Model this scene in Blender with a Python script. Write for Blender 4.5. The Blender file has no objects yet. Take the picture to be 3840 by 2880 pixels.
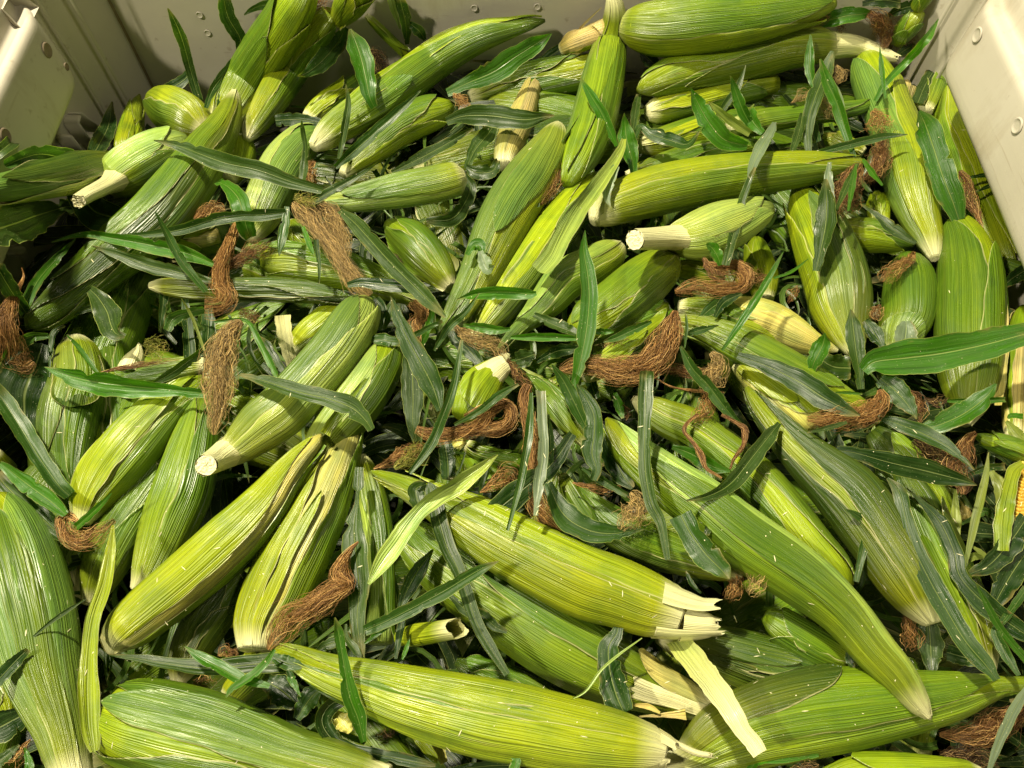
import bpy, math, random
import numpy as np
from mathutils import Vector
from mathutils.bvhtree import BVHTree

SC = bpy.context.scene
COL = SC.collection
# ---------------------------------------------------------------- camera
PITCH = math.radians(60.7); CAMH = 0.54; FPX = 2847.0
cam = bpy.data.cameras.new("camera"); camo = bpy.data.objects.new("camera", cam); COL.objects.link(camo)
cam.sensor_width = 36.0; cam.lens = 36.0*FPX/3840.0; cam.clip_start = 0.01; cam.clip_end = 50
camo.location = (0, 0, CAMH); camo.rotation_euler = (math.pi/2-PITCH, 0, 0)
SC.camera = camo
SC.render.resolution_x = 1024; SC.render.resolution_y = 768
# ---------------------------------------------------------------- world and lamps (indoor shop light)
w = bpy.data.worlds.new("World"); SC.world = w; w.use_nodes = True
bg = w.node_tree.nodes['Background']; bg.inputs[0].default_value = (1.0, 0.96, 0.88, 1); bg.inputs[1].default_value = 0.012
def lamp(name, loc, target, energy, sx, sy, colr):
    l = bpy.data.lights.new(name, 'AREA'); l.shape = 'RECTANGLE'; l.size = sx; l.size_y = sy; l.energy = energy; l.color = colr
    o = bpy.data.objects.new(name, l); COL.objects.link(o); o.location = loc
    d = Vector(target)-Vector(loc); o.rotation_euler = d.to_track_quat('-Z', 'Y').to_euler()
lamp("ceiling_lamp", (-0.70, 1.15, 2.2), (0, 0.35, 0), 112, 0.14, 0.08, (1.0, 0.91, 0.68))
lamp("ceiling_lamp", (-1.35, -0.35, 2.0), (0, 0.35, 0), 46, 0.14, 0.08, (1.0, 0.91, 0.68))
lamp("ceiling_lamp", (1.15, 0.30, 2.2), (0, 0.35, 0), 10, 0.30, 0.12, (1.0, 0.91, 0.68))
SC.view_settings.view_transform = 'Standard'; SC.view_settings.look = 'None'
SC.view_settings.exposure = 0.0; SC.view_settings.gamma = 1.0
SC.render.engine = 'CYCLES'
SC.cycles.max_bounces = 6; SC.cycles.transparent_max_bounces = 4

# ---------------------------------------------------------------- from photo position + height to a place in the bin
FW = np.array([0, math.cos(PITCH), -math.sin(PITCH)]); UP = np.array([0, math.sin(PITCH), math.cos(PITCH)])
CAM = np.array([0, 0, CAMH])
COLX = {'a': 0, 'b': 900, 'c': 1800, 'd': 2800}; ROWY = {'1': 0, '2': 700, '3': 1400, '4': 2080}
def ray(X, Y): return FW+np.array([1., 0, 0])*(X-1920)/FPX+UP*(1440-Y)/FPX
def at_z(X, Y, z):
    d = ray(X, Y); t = (CAMH-z)/-d[2]; return CAM+d*t, t
def at_x(X, Y, x):
    d = ray(X, Y); return CAM+d*(x/d[0])
def zl(L): return (L-2.2)*0.026
def parse(s, L):
    """'a2 x,y,halfwidth[,level] ...' -> rows of world x,y,z,radius"""
    tk = s.split(); fr = tk[0]; out = []
    if isinstance(L, (int, float)): L = (L, L)
    pts = [list(map(float, t.split(','))) for t in tk[1:]]
    n = len(pts)
    for i, p in enumerate(pts):
        if fr == 'D': X, Y, h = p[0]*1.736, p[1]*1.736, p[2]*1.736
        else:
            X, Y, h = COLX[fr[0]]+p[0]/2.074, ROWY[fr[1]]+p[1]/2.074, p[2]/2.074
        lev = p[3] if len(p) > 3 else L[0]+(L[1]-L[0])*i/(n-1)
        q, t = at_z(X, Y, zl(lev)); r_ = h*t/FPX
        if q[1] > .722-r_:          # lies against the back wall: rest in front of it
            d = ray(X, Y); t = (.722-r_)/d[1]; q = CAM+d*t
        if Y > 520 and X < 900 and q[0] < -.402+r_*.8:      # heaped over the left wall panel's edge
            d = ray(X, Y); t = (-.402+r_*.8)/d[0]; q = CAM+d*t
        if X > 3300 and q[0] > .402-r_*.8 and q[1] < .67 and not 260 < Y < 1650:   # and in front of the right wall panel
            d = ray(X, Y); t = (.402-r_*.8)/d[0]; q = CAM+d*t
        out.append([*q, h*t/FPX])
    return np.array(out)
def spline(P, n):
    """Catmull-Rom through rows of P, n samples evenly spaced in length"""
    P = np.asarray(P, float); A = np.vstack([2*P[0]-P[1], P, 2*P[-1]-P[-2]]); R = []
    for i in range(1, len(A)-2):
        t = np.linspace(0, 1, 12, endpoint=False)[:, None]
        p0, p1, p2, p3 = A[i-1], A[i], A[i+1], A[i+2]
        R.append(0.5*((2*p1)+(-p0+p2)*t+(2*p0-5*p1+4*p2-p3)*t*t+(-p0+3*p1-3*p2+p3)*t**3))
    R = np.vstack(R+[P[-1:]])
    d = np.r_[0, np.cumsum(np.linalg.norm(np.diff(R[:, :3], axis=0), axis=1))]
    q = np.linspace(0, d[-1], n)
    O = np.stack([np.interp(q, d, R[:, k]) for k in range(R.shape[1])], 1)
    return O, d[-1]
def nrm(a): return a/np.maximum(np.linalg.norm(a, axis=-1, keepdims=True), 1e-9)
def frames(C):
    T = nrm(np.gradient(C, axis=0)); V = nrm(CAM-C)
    N = nrm(V-(V*T).sum(1, keepdims=True)*T); S = np.cross(T, N)
    return T, N, S

# ---------------------------------------------------------------- object helpers
def mesh_obj(name, V, F, mat, parent=None, color=None, uv=None, uv2=None, base=None, smooth=True):
    V = np.asarray(V, float)
    if base is None and parent is not None: base = np.array(parent['_b'])
    if base is None: base = V.mean(0)
    me = bpy.data.meshes.new(name)
    me.from_pydata((V-base).tolist(), [], F)
    me.materials.append(mat)
    if smooth: me.polygons.foreach_set('use_smooth', [True]*len(me.polygons))
    if uv is not None:
        li = np.zeros(len(me.loops), int); me.loops.foreach_get('vertex_index', li)
        for nm, u in (('uv', uv), ('edge', uv2 if uv2 is not None else uv)):
            l = me.uv_layers.new(name=nm); l.data.foreach_set('uv', np.asarray(u, float)[li].ravel())
    me.update()
    o = bpy.data.objects.new(name, me); COL.objects.link(o)
    if parent is not None: o.parent = parent
    else: o.location = base
    if color is not None: o.color = (*color, 1)
    return o
def thing(name, label, cat, base, group=None):
    o = bpy.data.objects.new(name, None); COL.objects.link(o); o.location = base; o.empty_display_size = .01
    o['_b'] = [float(x) for x in base]; o['label'] = label; o['category'] = cat
    if group: o['group'] = group
    return o
def tag(o, label, cat, group=None):
    o['label'] = label; o['category'] = cat
    if group: o['group'] = group
    return o
def grid_faces(n, m, wrap=False):
    F = []
    mm = m if wrap else m-1
    for i in range(n-1):
        for j in range(mm):
            a = i*m+j; b = i*m+(j+1) % m; F.append((a, b, b+m, a+m))
    return F

# ---------------------------------------------------------------- materials
class NT:
    def __init__(s, name):
        s.m = bpy.data.materials.new(name); s.m.use_nodes = True; s.t = s.m.node_tree; s.t.nodes.clear()
    def n(s, typ, ins=None, **kw):
        nd = s.t.nodes.new(typ)
        for k, v in kw.items(): setattr(nd, k, v)
        for k, v in (ins or {}).items():
            sk = nd.inputs[k]
            if isinstance(v, bpy.types.NodeSocket): s.t.links.new(v, sk)
            else: sk.default_value = v
        return nd
    def math(s, op, a, b=0.0, c=None):
        i = {0: a, 1: b}
        if c is not None: i[2] = c
        return s.n('ShaderNodeMath', i, operation=op).outputs[0]
    def mix(s, f, a, b, mode='MIX'):
        nd = s.n('ShaderNodeMix', None, data_type='RGBA', blend_type=mode)
        for k, v in ((0, f), (6, a), (7, b)):
            if isinstance(v, bpy.types.NodeSocket): s.t.links.new(v, nd.inputs[k])
            else: nd.inputs[k].default_value = v if k == 0 else (*v, 1)
        return nd.outputs[2]
    def mr(s, v, a, b, c, d): return s.n('ShaderNodeMapRange', {0: v, 1: a, 2: b, 3: c, 4: d}).outputs[0]
    def noise(s, vec, scale, detail=2.0, rough=.5, out=0):
        return s.n('ShaderNodeTexNoise', {'Vector': vec, 'Scale': scale, 'Detail': detail, 'Roughness': rough}).outputs[out]
    def scalev(s, vec, x, y, z=1.0, off=None):
        i = {'Vector': vec, 'Scale': (x, y, z)}
        if off is not None: i['Location'] = off
        return s.n('ShaderNodeMapping', i).outputs[0]
    def out(s, sh): s.t.links.new(sh, s.n('ShaderNodeOutputMaterial').inputs[0]); return s.m

def husk_material():
    t = NT("corn_husk")
    oi = t.n('ShaderNodeObjectInfo'); uv = t.n('ShaderNodeUVMap', uv_map='uv').outputs[0]; ed = t.n('ShaderNodeUVMap', uv_map='edge').outputs[0]
    es = t.n('ShaderNodeSeparateXYZ', {0: ed}); ex, ev = es.outputs[0], es.outputs[1]
    rnd = t.math('MULTIPLY', oi.outputs['Random'], 37.0)
    cmb = t.n('ShaderNodeCombineXYZ', {0: rnd, 1: rnd, 2: rnd}).outputs[0]
    p = t.n('ShaderNodeVectorMath', {0: uv, 1: cmb}, operation='ADD').outputs[0]
    fine = t.noise(t.scalev(p, 20, .05), 1.0, 2.0, .6)
    mid = t.noise(t.scalev(p, 8.5, .035), 1.0, 2.0, .55)
    ux = t.n('ShaderNodeSeparateXYZ', {0: p}).outputs[0]
    warp = t.noise(t.scalev(p, 1.6, .05), 1.0, 2.0, .5)
    ribs = t.math('SINE', t.math('MULTIPLY', t.math('ADD', ux, t.math('MULTIPLY', warp, 1.3)), 34.0))
    ribs = t.math('MULTIPLY', ribs, t.mr(t.noise(t.scalev(p, 2.5, .1), 1.0), .35, .6, .35, 1.0))
    wide = t.noise(t.scalev(p, .9, .045), 1.0, 1.5, .45)
    blot = t.noise(t.scalev(p, .35, .35), 1.0, 3.0, .55)
    speck = t.noise(t.scalev(p, 14, 9), 1.0, 1.0, .5)
    base = oi.outputs['Color']
    yel = t.mix(.22, t.mix(1.0, base, (1.38, 1.25, .5), 'MULTIPLY'), (.42, .45, .008))
    grn = t.mix(.25, t.mix(1.0, base, (.42, .60, .7), 'MULTIPLY'), (.06, .14, .008))
    c = t.mix(t.mr(wide, .40, .70, 0, .42), base, yel)
    c = t.mix(t.mr(blot, .44, .68, 0, .6), c, grn)
    # paler and yellower towards the stalk end
    bp = t.mr(ev, 0.0, .45, 1.0, 0.0); bp = t.math('MULTIPLY', t.math('POWER', bp, 1.4), t.mr(blot, .3, .7, 1.0, .55))
    c = t.mix(t.math('MULTIPLY', bp, .5), c, (.42, .42, .015))
    bc = t.math('POWER', t.mr(ev, 0.0, .085, 1.0, 0.0), 1.5)
    c = t.mix(t.math('MULTIPLY', bc, .8), c, (.84, .80, .46))
    # veins
    pale = t.mix(.14, t.mix(1.0, c, (1.35, 1.30, 1.0), 'MULTIPLY'), (.48, .52, .05)); dark = t.mix(.62, c, (.025, .06, .004))
    c2 = t.mix(t.mr(fine, .50, .66, 0, .75), c, pale)
    c2 = t.mix(t.mr(fine, .50, .34, 0, .45), c2, dark)
    c2 = t.mix(t.mr(ribs, .2, 1.0, 0, .40), c2, pale)
    c2 = t.mix(t.mr(ribs, -.2, -1.0, 0, .30), c2, dark)
    c2 = t.mix(t.mr(mid, .54, .72, 0, .4), c2, pale)
    c2 = t.mix(t.mr(mid, .46, .28, 0, .42), c2, dark)
    c2 = t.mix(t.mr(speck, .72, .77, 0, .35), c2, (.50, .52, .18))
    c2 = t.mix(t.mr(speck, .27, .22, 0, .6), c2, (.06, .09, .01))
    c2 = t.mix(t.math('MULTIPLY', bc, .6), c2, (.86, .84, .48))
    # bruises and dry streaks
    br = t.noise(t.scalev(p, 1.3, .22, 1, (5, 3, 0)), 1.0, 5.0, .7)
    c2 = t.mix(t.mr(br, .65, .76, 0, .5), c2, (.26, .19, .05))
    sp = t.noise(t.scalev(p, 3.0, 1.2, 1, (9, 7, 0)), 1.0, 3.0, .7)
    c2 = t.mix(t.mr(sp, .72, .76, 0, .75), c2, (.06, .045, .01))
    # dry pale margin of every wrap
    e = t.math('ABSOLUTE', t.math('SUBTRACT', ex, .5)); em = t.mr(e, .475, .5, 0, .75)
    c2 = t.mix(em, c2, (.55, .52, .24))
    h = t.math('ADD', t.math('MULTIPLY', fine, .5), t.math('MULTIPLY', mid, 1.0))
    h = t.math('ADD', h, t.math('ADD', t.math('MULTIPLY', wide, 1.2), t.math('MULTIPLY', ribs, .30)))
    bmp = t.n('ShaderNodeBump', {'Strength': .65, 'Distance': .0011, 'Height': h})
    rg = t.mr(blot, .3, .7, .25, .38)
    pr = t.n('ShaderNodeBsdfPrincipled', {'Base Color': c2, 'Roughness': rg, 'Specular IOR Level': .5, 'Normal': bmp.outputs[0]})
    return t.out(pr.outputs[0])
def leaf_material():
    t = NT("corn_leaf")
    oi = t.n('ShaderNodeObjectInfo'); uv = t.n('ShaderNodeUVMap', uv_map='uv').outputs[0]; ed = t.n('ShaderNodeUVMap', uv_map='edge').outputs[0]
    es = t.n('ShaderNodeSeparateXYZ', {0: ed}); ex, ev = es.outputs[0], es.outputs[1]
    rnd = t.math('MULTIPLY', oi.outputs['Random'], 37.0)
    cmb = t.n('ShaderNodeCombineXYZ', {0: rnd, 1: rnd, 2: rnd}).outputs[0]
    p = t.n('ShaderNodeVectorMath', {0: uv, 1: cmb}, operation='ADD').outputs[0]
    fine = t.noise(t.scalev(p, 12, .15), 1.0, 2.0, .6)
    mid = t.noise(t.scalev(p, 3.5, .12), 1.0, 2.0, .55)
    blot = t.noise(t.scalev(p, .8, .5), 1.0, 3.0, .55)
    speck = t.noise(t.scalev(p, 9, 7), 1.0, 1.0, .5)
    c = t.mix(t.mr(blot, .4, .7, 0, .35), oi.outputs['Color'], (.07, .14, .02))
    c = t.mix(t.mr(fine, .5, .66, 0, .4), c, t.mix(.25, c, (.30, .38, .15)))
    c = t.mix(t.mr(fine, .5, .34, 0, .5), c, t.mix(.6, c, (.01, .03, .01)))
    c = t.mix(t.mr(mid, .48, .32, 0, .5), c, t.mix(.6, c, (.01, .03, .01)))
    c = t.mix(t.mr(speck, .70, .74, 0, .4), c, (.5, .5, .3))
    e = t.math('ABSOLUTE', t.math('SUBTRACT', ex, .5))
    rib = t.mr(e, .008, .028, .5, 0)
    c = t.mix(rib, c, (.42, .50, .16))
    em = t.mr(e, .478, .494, 0, .8); c = t.mix(em, c, (.42, .48, .12))
    c = t.mix(t.mr(ev, .10, 0.0, 0, .6), c, (.45, .50, .15))
    dry = t.noise(t.scalev(p, .7, .35, 1, (3, 8, 0)), 1.0, 4.0, .65)
    c = t.mix(t.math('MULTIPLY', t.mr(dry, .58, .68, 0, 1), t.mr(e, .34, .48, .0, .7)), c, (.30, .23, .08))
    c = t.mix(t.math('MULTIPLY', t.mr(ev, .82, .92, 0, 1), t.mr(dry, .45, .6, 0, .7)), c, (.34, .27, .10))
    h = t.math('ADD', t.math('MULTIPLY', fine, .5), t.math('MULTIPLY', mid, 1.0))
    h = t.math('ADD', h, t.math('MULTIPLY', rib, -1.5))
    bmp = t.n('ShaderNodeBump', {'Strength': .6, 'Distance': .001, 'Height': h})
    pr = t.n('ShaderNodeBsdfPrincipled', {'Base Color': c, 'Roughness': t.mr(blot, .3, .7, .26, .46), 'Specular IOR Level': .5, 'Normal': bmp.outputs[0]})
    tc = t.mix(1.0, c, (2.2, 2.6, .8), 'MULTIPLY')
    tr = t.n('ShaderNodeBsdfTranslucent', {'Color': tc, 'Normal': bmp.outputs[0]})
    mx = t.n('ShaderNodeMixShader', {0: .34, 1: pr.outputs[0], 2: tr.outputs[0]})
    return t.out(mx.outputs[0])
def silk_material():
    t = NT("corn_silk")
    oi = t.n('ShaderNodeObjectInfo'); ed = t.n('ShaderNodeUVMap', uv_map='edge').outputs[0]
    es = t.n('ShaderNodeSeparateXYZ', {0: ed}); ex, ev = es.outputs[0], es.outputs[1]
    c = t.mix(t.math('POWER', ex, 1.3), t.mix(.8, oi.outputs['Color'], (.03, .010, .004)), oi.outputs['Color'])
    c = t.mix(t.mr(ex, .72, .99, 0, .7), c, (.85, .56, .20))
    pr = t.n('ShaderNodeBsdfPrincipled', {'Base Color': c, 'Roughness': .5, 'Specular IOR Level': .4})
    return t.out(pr.outputs[0])
def plain_material(name, col, col2, scale, rough, bump=.0, dist=.001, vary=(.35, .65)):
    t = NT(name); oc = t.n('ShaderNodeTexCoord').outputs['Object']
    a = t.noise(oc, scale, 4.0, .6); b = t.noise(oc, scale*9, 3.0, .6)
    c = t.mix(t.mr(a, vary[0], vary[1], 0, 1), col, col2)
    c = t.mix(t.mr(b, .55, .75, 0, .25), c, tuple(x*.55 for x in col))
    bm = t.n('ShaderNodeBump', {'Strength': bump, 'Distance': dist, 'Height': t.math('ADD', a, t.math('MULTIPLY', b, .5))})
    pr = t.n('ShaderNodeBsdfPrincipled', {'Base Color': c, 'Roughness': rough, 'Normal': bm.outputs[0]})
    return t.out(pr.outputs[0])
M_HUSK = husk_material(); M_LEAF = leaf_material(); M_SILK = silk_material()
M_PITH = plain_material("cut_pith", (.80, .73, .40), (.86, .82, .56), 700, .7, .5, .001)
def plastic_material():
    t = NT("beige_plastic"); oc = t.n('ShaderNodeTexCoord').outputs['Object']
    a = t.noise(oc, 5, 5.0, .6); b = t.noise(oc, 60, 3.0, .6)
    sm = t.noise(t.scalev(oc, 9, 9, 3), 1.0, 6.0, .72); sc = t.noise(t.scalev(oc, 30, 6, 160), 1.0, 3.0, .7)
    c = t.mix(t.mr(a, .35, .65, 0, 1), (.60, .56, .46), (.53, .49, .39))
    c = t.mix(t.mr(sm, .55, .70, 0, .45), c, (.30, .23, .12))
    c = t.mix(t.mr(sc, .66, .72, 0, .35), c, (.34, .28, .18))
    c = t.mix(t.mr(b, .64, .74, 0, .5), c, (.25, .19, .10))
    bm = t.n('ShaderNodeBump', {'Strength': .35, 'Distance': .0006, 'Height': t.math('ADD', a, t.math('MULTIPLY', sc, .6))})
    pr = t.n('ShaderNodeBsdfPrincipled', {'Base Color': c, 'Roughness': t.mr(sm, .4, .7, .36, .6), 'Normal': bm.outputs[0]})
    return t.out(pr.outputs[0])
M_PLAST = plastic_material()
M_BROWN = plain_material("dark_brown", (.20, .15, .09), (.30, .24, .16), 60, .8)  # plain dark brown on the corner seams and left mould holes
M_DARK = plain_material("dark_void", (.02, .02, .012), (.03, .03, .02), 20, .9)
M_KERN = plain_material("kernel", (.72, .46, .03), (.80, .60, .14), 60, .22)
M_FLY = plain_material("insect", (.02, .018, .015), (.06, .05, .04), 400, .4)
M_WING = plain_material("insect_wing", (.5, .5, .48), (.6, .6, .6), 400, .3)
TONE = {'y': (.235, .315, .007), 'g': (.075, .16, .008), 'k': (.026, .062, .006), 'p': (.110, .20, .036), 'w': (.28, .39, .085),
        'c': (.58, .54, .15), 't': (.56, .44, .19), 'v': (.135, .225, .008)}
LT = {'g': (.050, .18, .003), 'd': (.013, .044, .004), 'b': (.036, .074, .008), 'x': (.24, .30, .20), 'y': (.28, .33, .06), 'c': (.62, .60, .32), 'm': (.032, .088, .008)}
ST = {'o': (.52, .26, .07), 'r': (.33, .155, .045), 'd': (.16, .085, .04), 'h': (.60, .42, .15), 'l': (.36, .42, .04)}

# ---------------------------------------------------------------- the builders
EARS = {}
def ear_grid(C, R, fr, rf, th, sidx, off):
    """th (n,m) angles, sidx (n,) fractional ring rows, off (n,m) outward offset"""
    n0 = len(C); q = np.linspace(0, 1, n0)
    c = np.stack([np.interp(sidx, q, C[:, k]) for k in range(3)], 1)
    T, N, S = [nrm(np.stack([np.interp(sidx, q, a[:, k]) for k in range(3)], 1)) for a in fr]
    r = np.interp(sidx, q, R)[:, None]*rf(sidx[:, None], th)+off
    return (c[:, None]+r[..., None]*(np.cos(th)[..., None]*N[:, None]+np.sin(th)[..., None]*S[:, None]))
def E(eid, s, L, tone, label, rev=0, wraps=None, stalk=None, seed=None, res=1.0, bump=1.0, group=None, cut=0):
    """an ear of corn in its husk: core husk, outer husk leaves, optional cut stalk"""
    rg = random.Random(eid if seed is None else seed)
    P = parse(s, L)
    if rev: P = P[::-1]
    C4, length = spline(P, 8)
    rmax = P[:, 3].max()
    n = int(max(14, min(46, length/.0065))*res); m = int(44*res)
    C4, length = spline(P, n); C = C4[:, :3]; R = np.maximum(C4[:, 3]*.965, .0004)
    fr = frames(C)
    ks = [(rg.uniform(.5, 1)*a*bump, k, rg.uniform(0, 6.28), rg.uniform(-w, w)) for a, k, w in
          ((.018, 2, 3), (.016, 3, 5), (.014, 5, 3), (.012, 7, 2), (.011, 11, 2), (.009, 15, 1.5), (.006, 22, 1))]
    def rf(sv, th):
        v = 1.0+0*th
        for a, k, ph, ww in ks: v = v+a*np.cos(k*th+ph+ww*sv)
        v = v+.018*bump*np.cos(sv*9+ks[0][2]+2*np.cos(th+ks[1][2]))
        return v
    t0, t1 = (tone+tone)[0], (tone+tone)[1]
    def jit(c, a=.14): 
        f = 1+rg.uniform(-a, a); return tuple(max(0, x*f*(1+rg.uniform(-.07, .07))) for x in c)
    root = thing('corn_ear', label, 'corn ear', C[0], group); EARS[eid] = root
    q = np.linspace(0, 1, n)
    th = np.tile(np.linspace(0, 2*math.pi, m, endpoint=False), (n, 1))
    V = ear_grid(C, R, fr, rf, th, q, 0*th).reshape(-1, 3)
    F = grid_faces(n, m, True)
    V = np.vstack([V, C[0], C[-1]]); a, b = n*m, n*m+1
    F += [(a, (j+1) % m, j) for j in range(m)]+[(b, (n-1)*m+j, (n-1)*m+(j+1) % m) for j in range(m)]
    um = rmax*100
    # seam hidden at the back: mirror the coordinate about the front line
    tw = np.where(th > math.pi, th-2*math.pi, th)
    uv = np.stack([tw*um, np.repeat(q[:, None]*length*100, m, 1)], -1).reshape(-1, 2)
    uv = np.vstack([uv, [0, 0], [0, length*100]])
    u2 = np.vstack([np.stack([0*th+.5, np.repeat(q[:, None], m, 1)], -1).reshape(-1, 2), [.5, 0], [.5, 1]])
    mesh_obj('inner_husk', V, F, M_HUSK, root, jit(TONE[t0]), uv, u2)
    if wraps is None:
        wraps = []
        side = rg.choice((-1, 1))
        wraps.append((side*rg.uniform(45, 75), rg.uniform(-35, 35), rg.uniform(70, 95), rg.uniform(.86, 1.0)))
        wraps.append((-side*rg.uniform(60, 100), rg.uniform(-40, 40), rg.uniform(60, 85), rg.uniform(.7, .97)))
        if rg.random() < .6: wraps.append((rg.uniform(-25, 25), rg.uniform(-50, 50), rg.uniform(18, 45), rg.uniform(.6, .9)))
    for k, wv in enumerate(wraps):
        ph0, dr, be, send = wv[:4]; tn = wv[4] if len(wv) > 4 else (t1 if k % 2 == 0 else rg.choice((t0, t1)))
        lift = wv[5] if len(wv) > 5 else rg.choice((.0005, .001, .002, .0032))
        ns, nt = int(34*res)+4, int(18*res)+4
        sv = np.linspace(0.004, send, ns); uu = np.linspace(-1, 1, nt)
        wdt = be*(1-(sv/send)**rg.uniform(3, 6))**.75+.3
        ph = ph0+dr*sv+rg.uniform(3, 8)*np.sin(sv*rg.uniform(3, 8)+rg.uniform(0, 6))
        ea = rg.uniform(0, 6); 
        thw = np.radians(ph[:, None]+uu[None]*wdt[:, None]*(1+.03*np.sin(sv*37+ea)[:, None]))
        off = (.0007+.0006*k)*(np.clip((1-np.abs(uu))*14, .25, 1))[None]*np.clip(sv*12, .1, 1)[:, None]
        off = off+rg.uniform(.001, .004)*((sv/send)**9)[:, None]*np.clip(np.interp(sv, np.linspace(0, 1, n), R)*80, .3, 1)[:, None]
        off = off+lift*np.clip(np.abs(uu)-.8, 0, 1)[None]*5*(.5+.5*np.sin(sv*rg.uniform(8, 18)+ea))[:, None]
        W = ear_grid(C, R, fr, rf, thw, sv, off).reshape(-1, 3)
        uv = np.stack([thw*um+k*7, np.repeat(sv[:, None]*length*100, nt, 1)], -1).reshape(-1, 2)
        u2 = np.stack([np.tile((uu+1)/2, (ns, 1)), np.repeat(sv[:, None], nt, 1)], -1).reshape(-1, 2)
        mesh_obj('husk_leaf', W, grid_faces(ns, nt), M_HUSK, root, jit(TONE[tn], .2), uv, u2)
    if stalk: stub(root, 'stalk', stalk, L if isinstance(L, (int, float)) else L[0])
    elif cut: cut_face(root, C[0], -fr[0][0], R[0]*.95, rg)
    return root
def cut_face(root, c, T, r, rg):
    T = nrm(T); a = nrm(np.cross(T, [0.3, .1, 1])); b = np.cross(T, a); V = []; rings = 7; m = 18
    for i in range(rings):
        for j in range(m):
            an = j*2*math.pi/m; rr = r*(i/(rings-1))*(1+.05*math.sin(an*3+r*900))
            V.append(c+(a*math.cos(an)+b*math.sin(an))*rr+T*(rg.uniform(-.0002, .0007)+.0006))
    mesh_obj('cut_face', V, grid_faces(rings, m, True), M_PITH, root, smooth=False)
def stub(parent, name, s, L, tone='c', cutend=True):
    P = parse(s, L); rg = random.Random(s)
    C4, ln = spline(P, 18); C = C4[:, :3]; R = C4[:, 3]; m = 26; n = 18
    T, N, S = frames(C); q = np.linspace(0, 1, n)
    th = np.tile(np.linspace(0, 2*math.pi, m, endpoint=False), (n, 1))
    rr = R[:, None]*(1+.05*np.cos(3*th+1)+.03*np.cos(8*th)+.03*np.cos(13*th+2))
    V = C[:, None]+rr[..., None]*(np.cos(th)[..., None]*N[:, None]+np.sin(th)[..., None]*S[:, None])
    V[-1] += T[-1][None]*np.array([[rg.uniform(-.002, .004)] for _ in range(m)])
    uv = np.stack([np.where(th > math.pi, th-2*math.pi, th)*R.max()*100, np.repeat(q[:, None]*ln*100, m, 1)], -1).reshape(-1, 2)
    u2 = np.stack([0*th+.5, np.repeat(.016-q[:, None]*.016, m, 1)], -1).reshape(-1, 2)
    o = mesh_obj(name, V.reshape(-1, 3), grid_faces(n, m, True), M_HUSK, parent, TONE[tone], uv, u2)
    if cutend:
        if parent is not None: cut_face(parent, C[-1], T[-1], R[-1]*.97, rg)
    return o
def blade(s, L, tone, name='leaf', parent=None, label=None, cup=.28, roll=0, wav=.10, n=44, fold=0, group=None, mat=None, cat='corn leaf', tonemap=None, vr=(.12, .92)):
    rg = random.Random(s)
    P = parse(s, L); C4, ln = spline(P, n); C = C4[:, :3]; R = np.maximum(C4[:, 3], .0003); m = 11
    T, N, S = frames(C); q = np.linspace(0, 1, n)
    if mat is None: R[:6] = np.maximum(R[:6], R.max()*np.linspace(.36, .5, 6))
    uu = np.linspace(-1, 1, m)
    if isinstance(roll, (int, float)): roll = (roll+rg.uniform(-12, 12), roll+rg.uniform(-30, 30), roll+rg.uniform(-30, 30))
    ro = np.radians(np.interp(q, np.linspace(0, 1, len(roll)), roll)); ro = np.clip(ro, -1.05, 1.05)
    S2 = S*np.cos(ro)[:, None]+N*np.sin(ro)[:, None]; N2 = np.cross(S2, T); N2 = N2*np.sign((N2*N).sum(1))[:, None]
    W = R/np.cos(ro)
    fr1, fr2, p1, p2 = rg.uniform(6, 14), rg.uniform(16, 30), rg.uniform(0, 6), rg.uniform(0, 6)
    el = 1+.05*np.sin(q*fr2*1.3+p1); er = 1+.05*np.sin(q*fr2*1.1+p2)
    for _ in range(rg.choice((0, 1, 2, 3)) if mat is None else 0):        # bites and tears in the margin
        kk = rg.randint(5, n-6); dd = rg.uniform(.12, .45); e_ = rg.choice((el, er)); e_[kk] -= dd; e_[kk+1] -= dd*rg.uniform(.2, .9)
    el = el+np.array([rg.gauss(0, .018) for _ in range(n)]); er = er+np.array([rg.gauss(0, .018) for _ in range(n)])
    X = uu[None]*W[:, None]*np.where(uu[None] < 0, el[:, None], er[:, None])
    au = np.abs(uu)[None]
    Z = W[:, None]*(cup*au**1.2-cup*.4)*(1-fold*0)
    Z = Z+W[:, None]*.045*np.cos(uu[None]*11+np.sin(q*5+p1)[:, None])
    Z = Z+W.max()*wav*au**2*np.where(uu[None] < 0, np.sin(q*fr1+p1)[:, None]+.5*np.sin(q*fr2+p2)[:, None], np.sin(q*fr1*1.2+p2)[:, None]+.5*np.sin(q*fr2*.9+p1)[:, None])
    V = C[:, None]+X[..., None]*S2[:, None]+Z[..., None]*N2[:, None]
    uv = np.stack([np.tile(uu, (n, 1))*R.max()*100, np.repeat(q[:, None]*ln*100, m, 1)], -1).reshape(-1, 2)
    u2 = np.stack([np.tile((uu+1)/2, (n, 1)), np.repeat(vr[0]+q[:, None]*(vr[1]-vr[0]), m, 1)], -1).reshape(-1, 2)
    f = rg.uniform(.8, 1.2); c = tuple(x*f for x in (tonemap or LT)[tone])
    o = mesh_obj(name, V.reshape(-1, 3), grid_faces(n, m), mat or M_LEAF, parent, c, uv, u2)
    if label: tag(o, label, cat, group)
    return o
def Lf(s, L, tone, label, **k):
    if label[0] == '@': return blade(s, L, tone, 'leaf', EARS[label[1:]], None, **k)
    return blade(s, L, tone, 'corn_leaf', None, label, **k)
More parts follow.
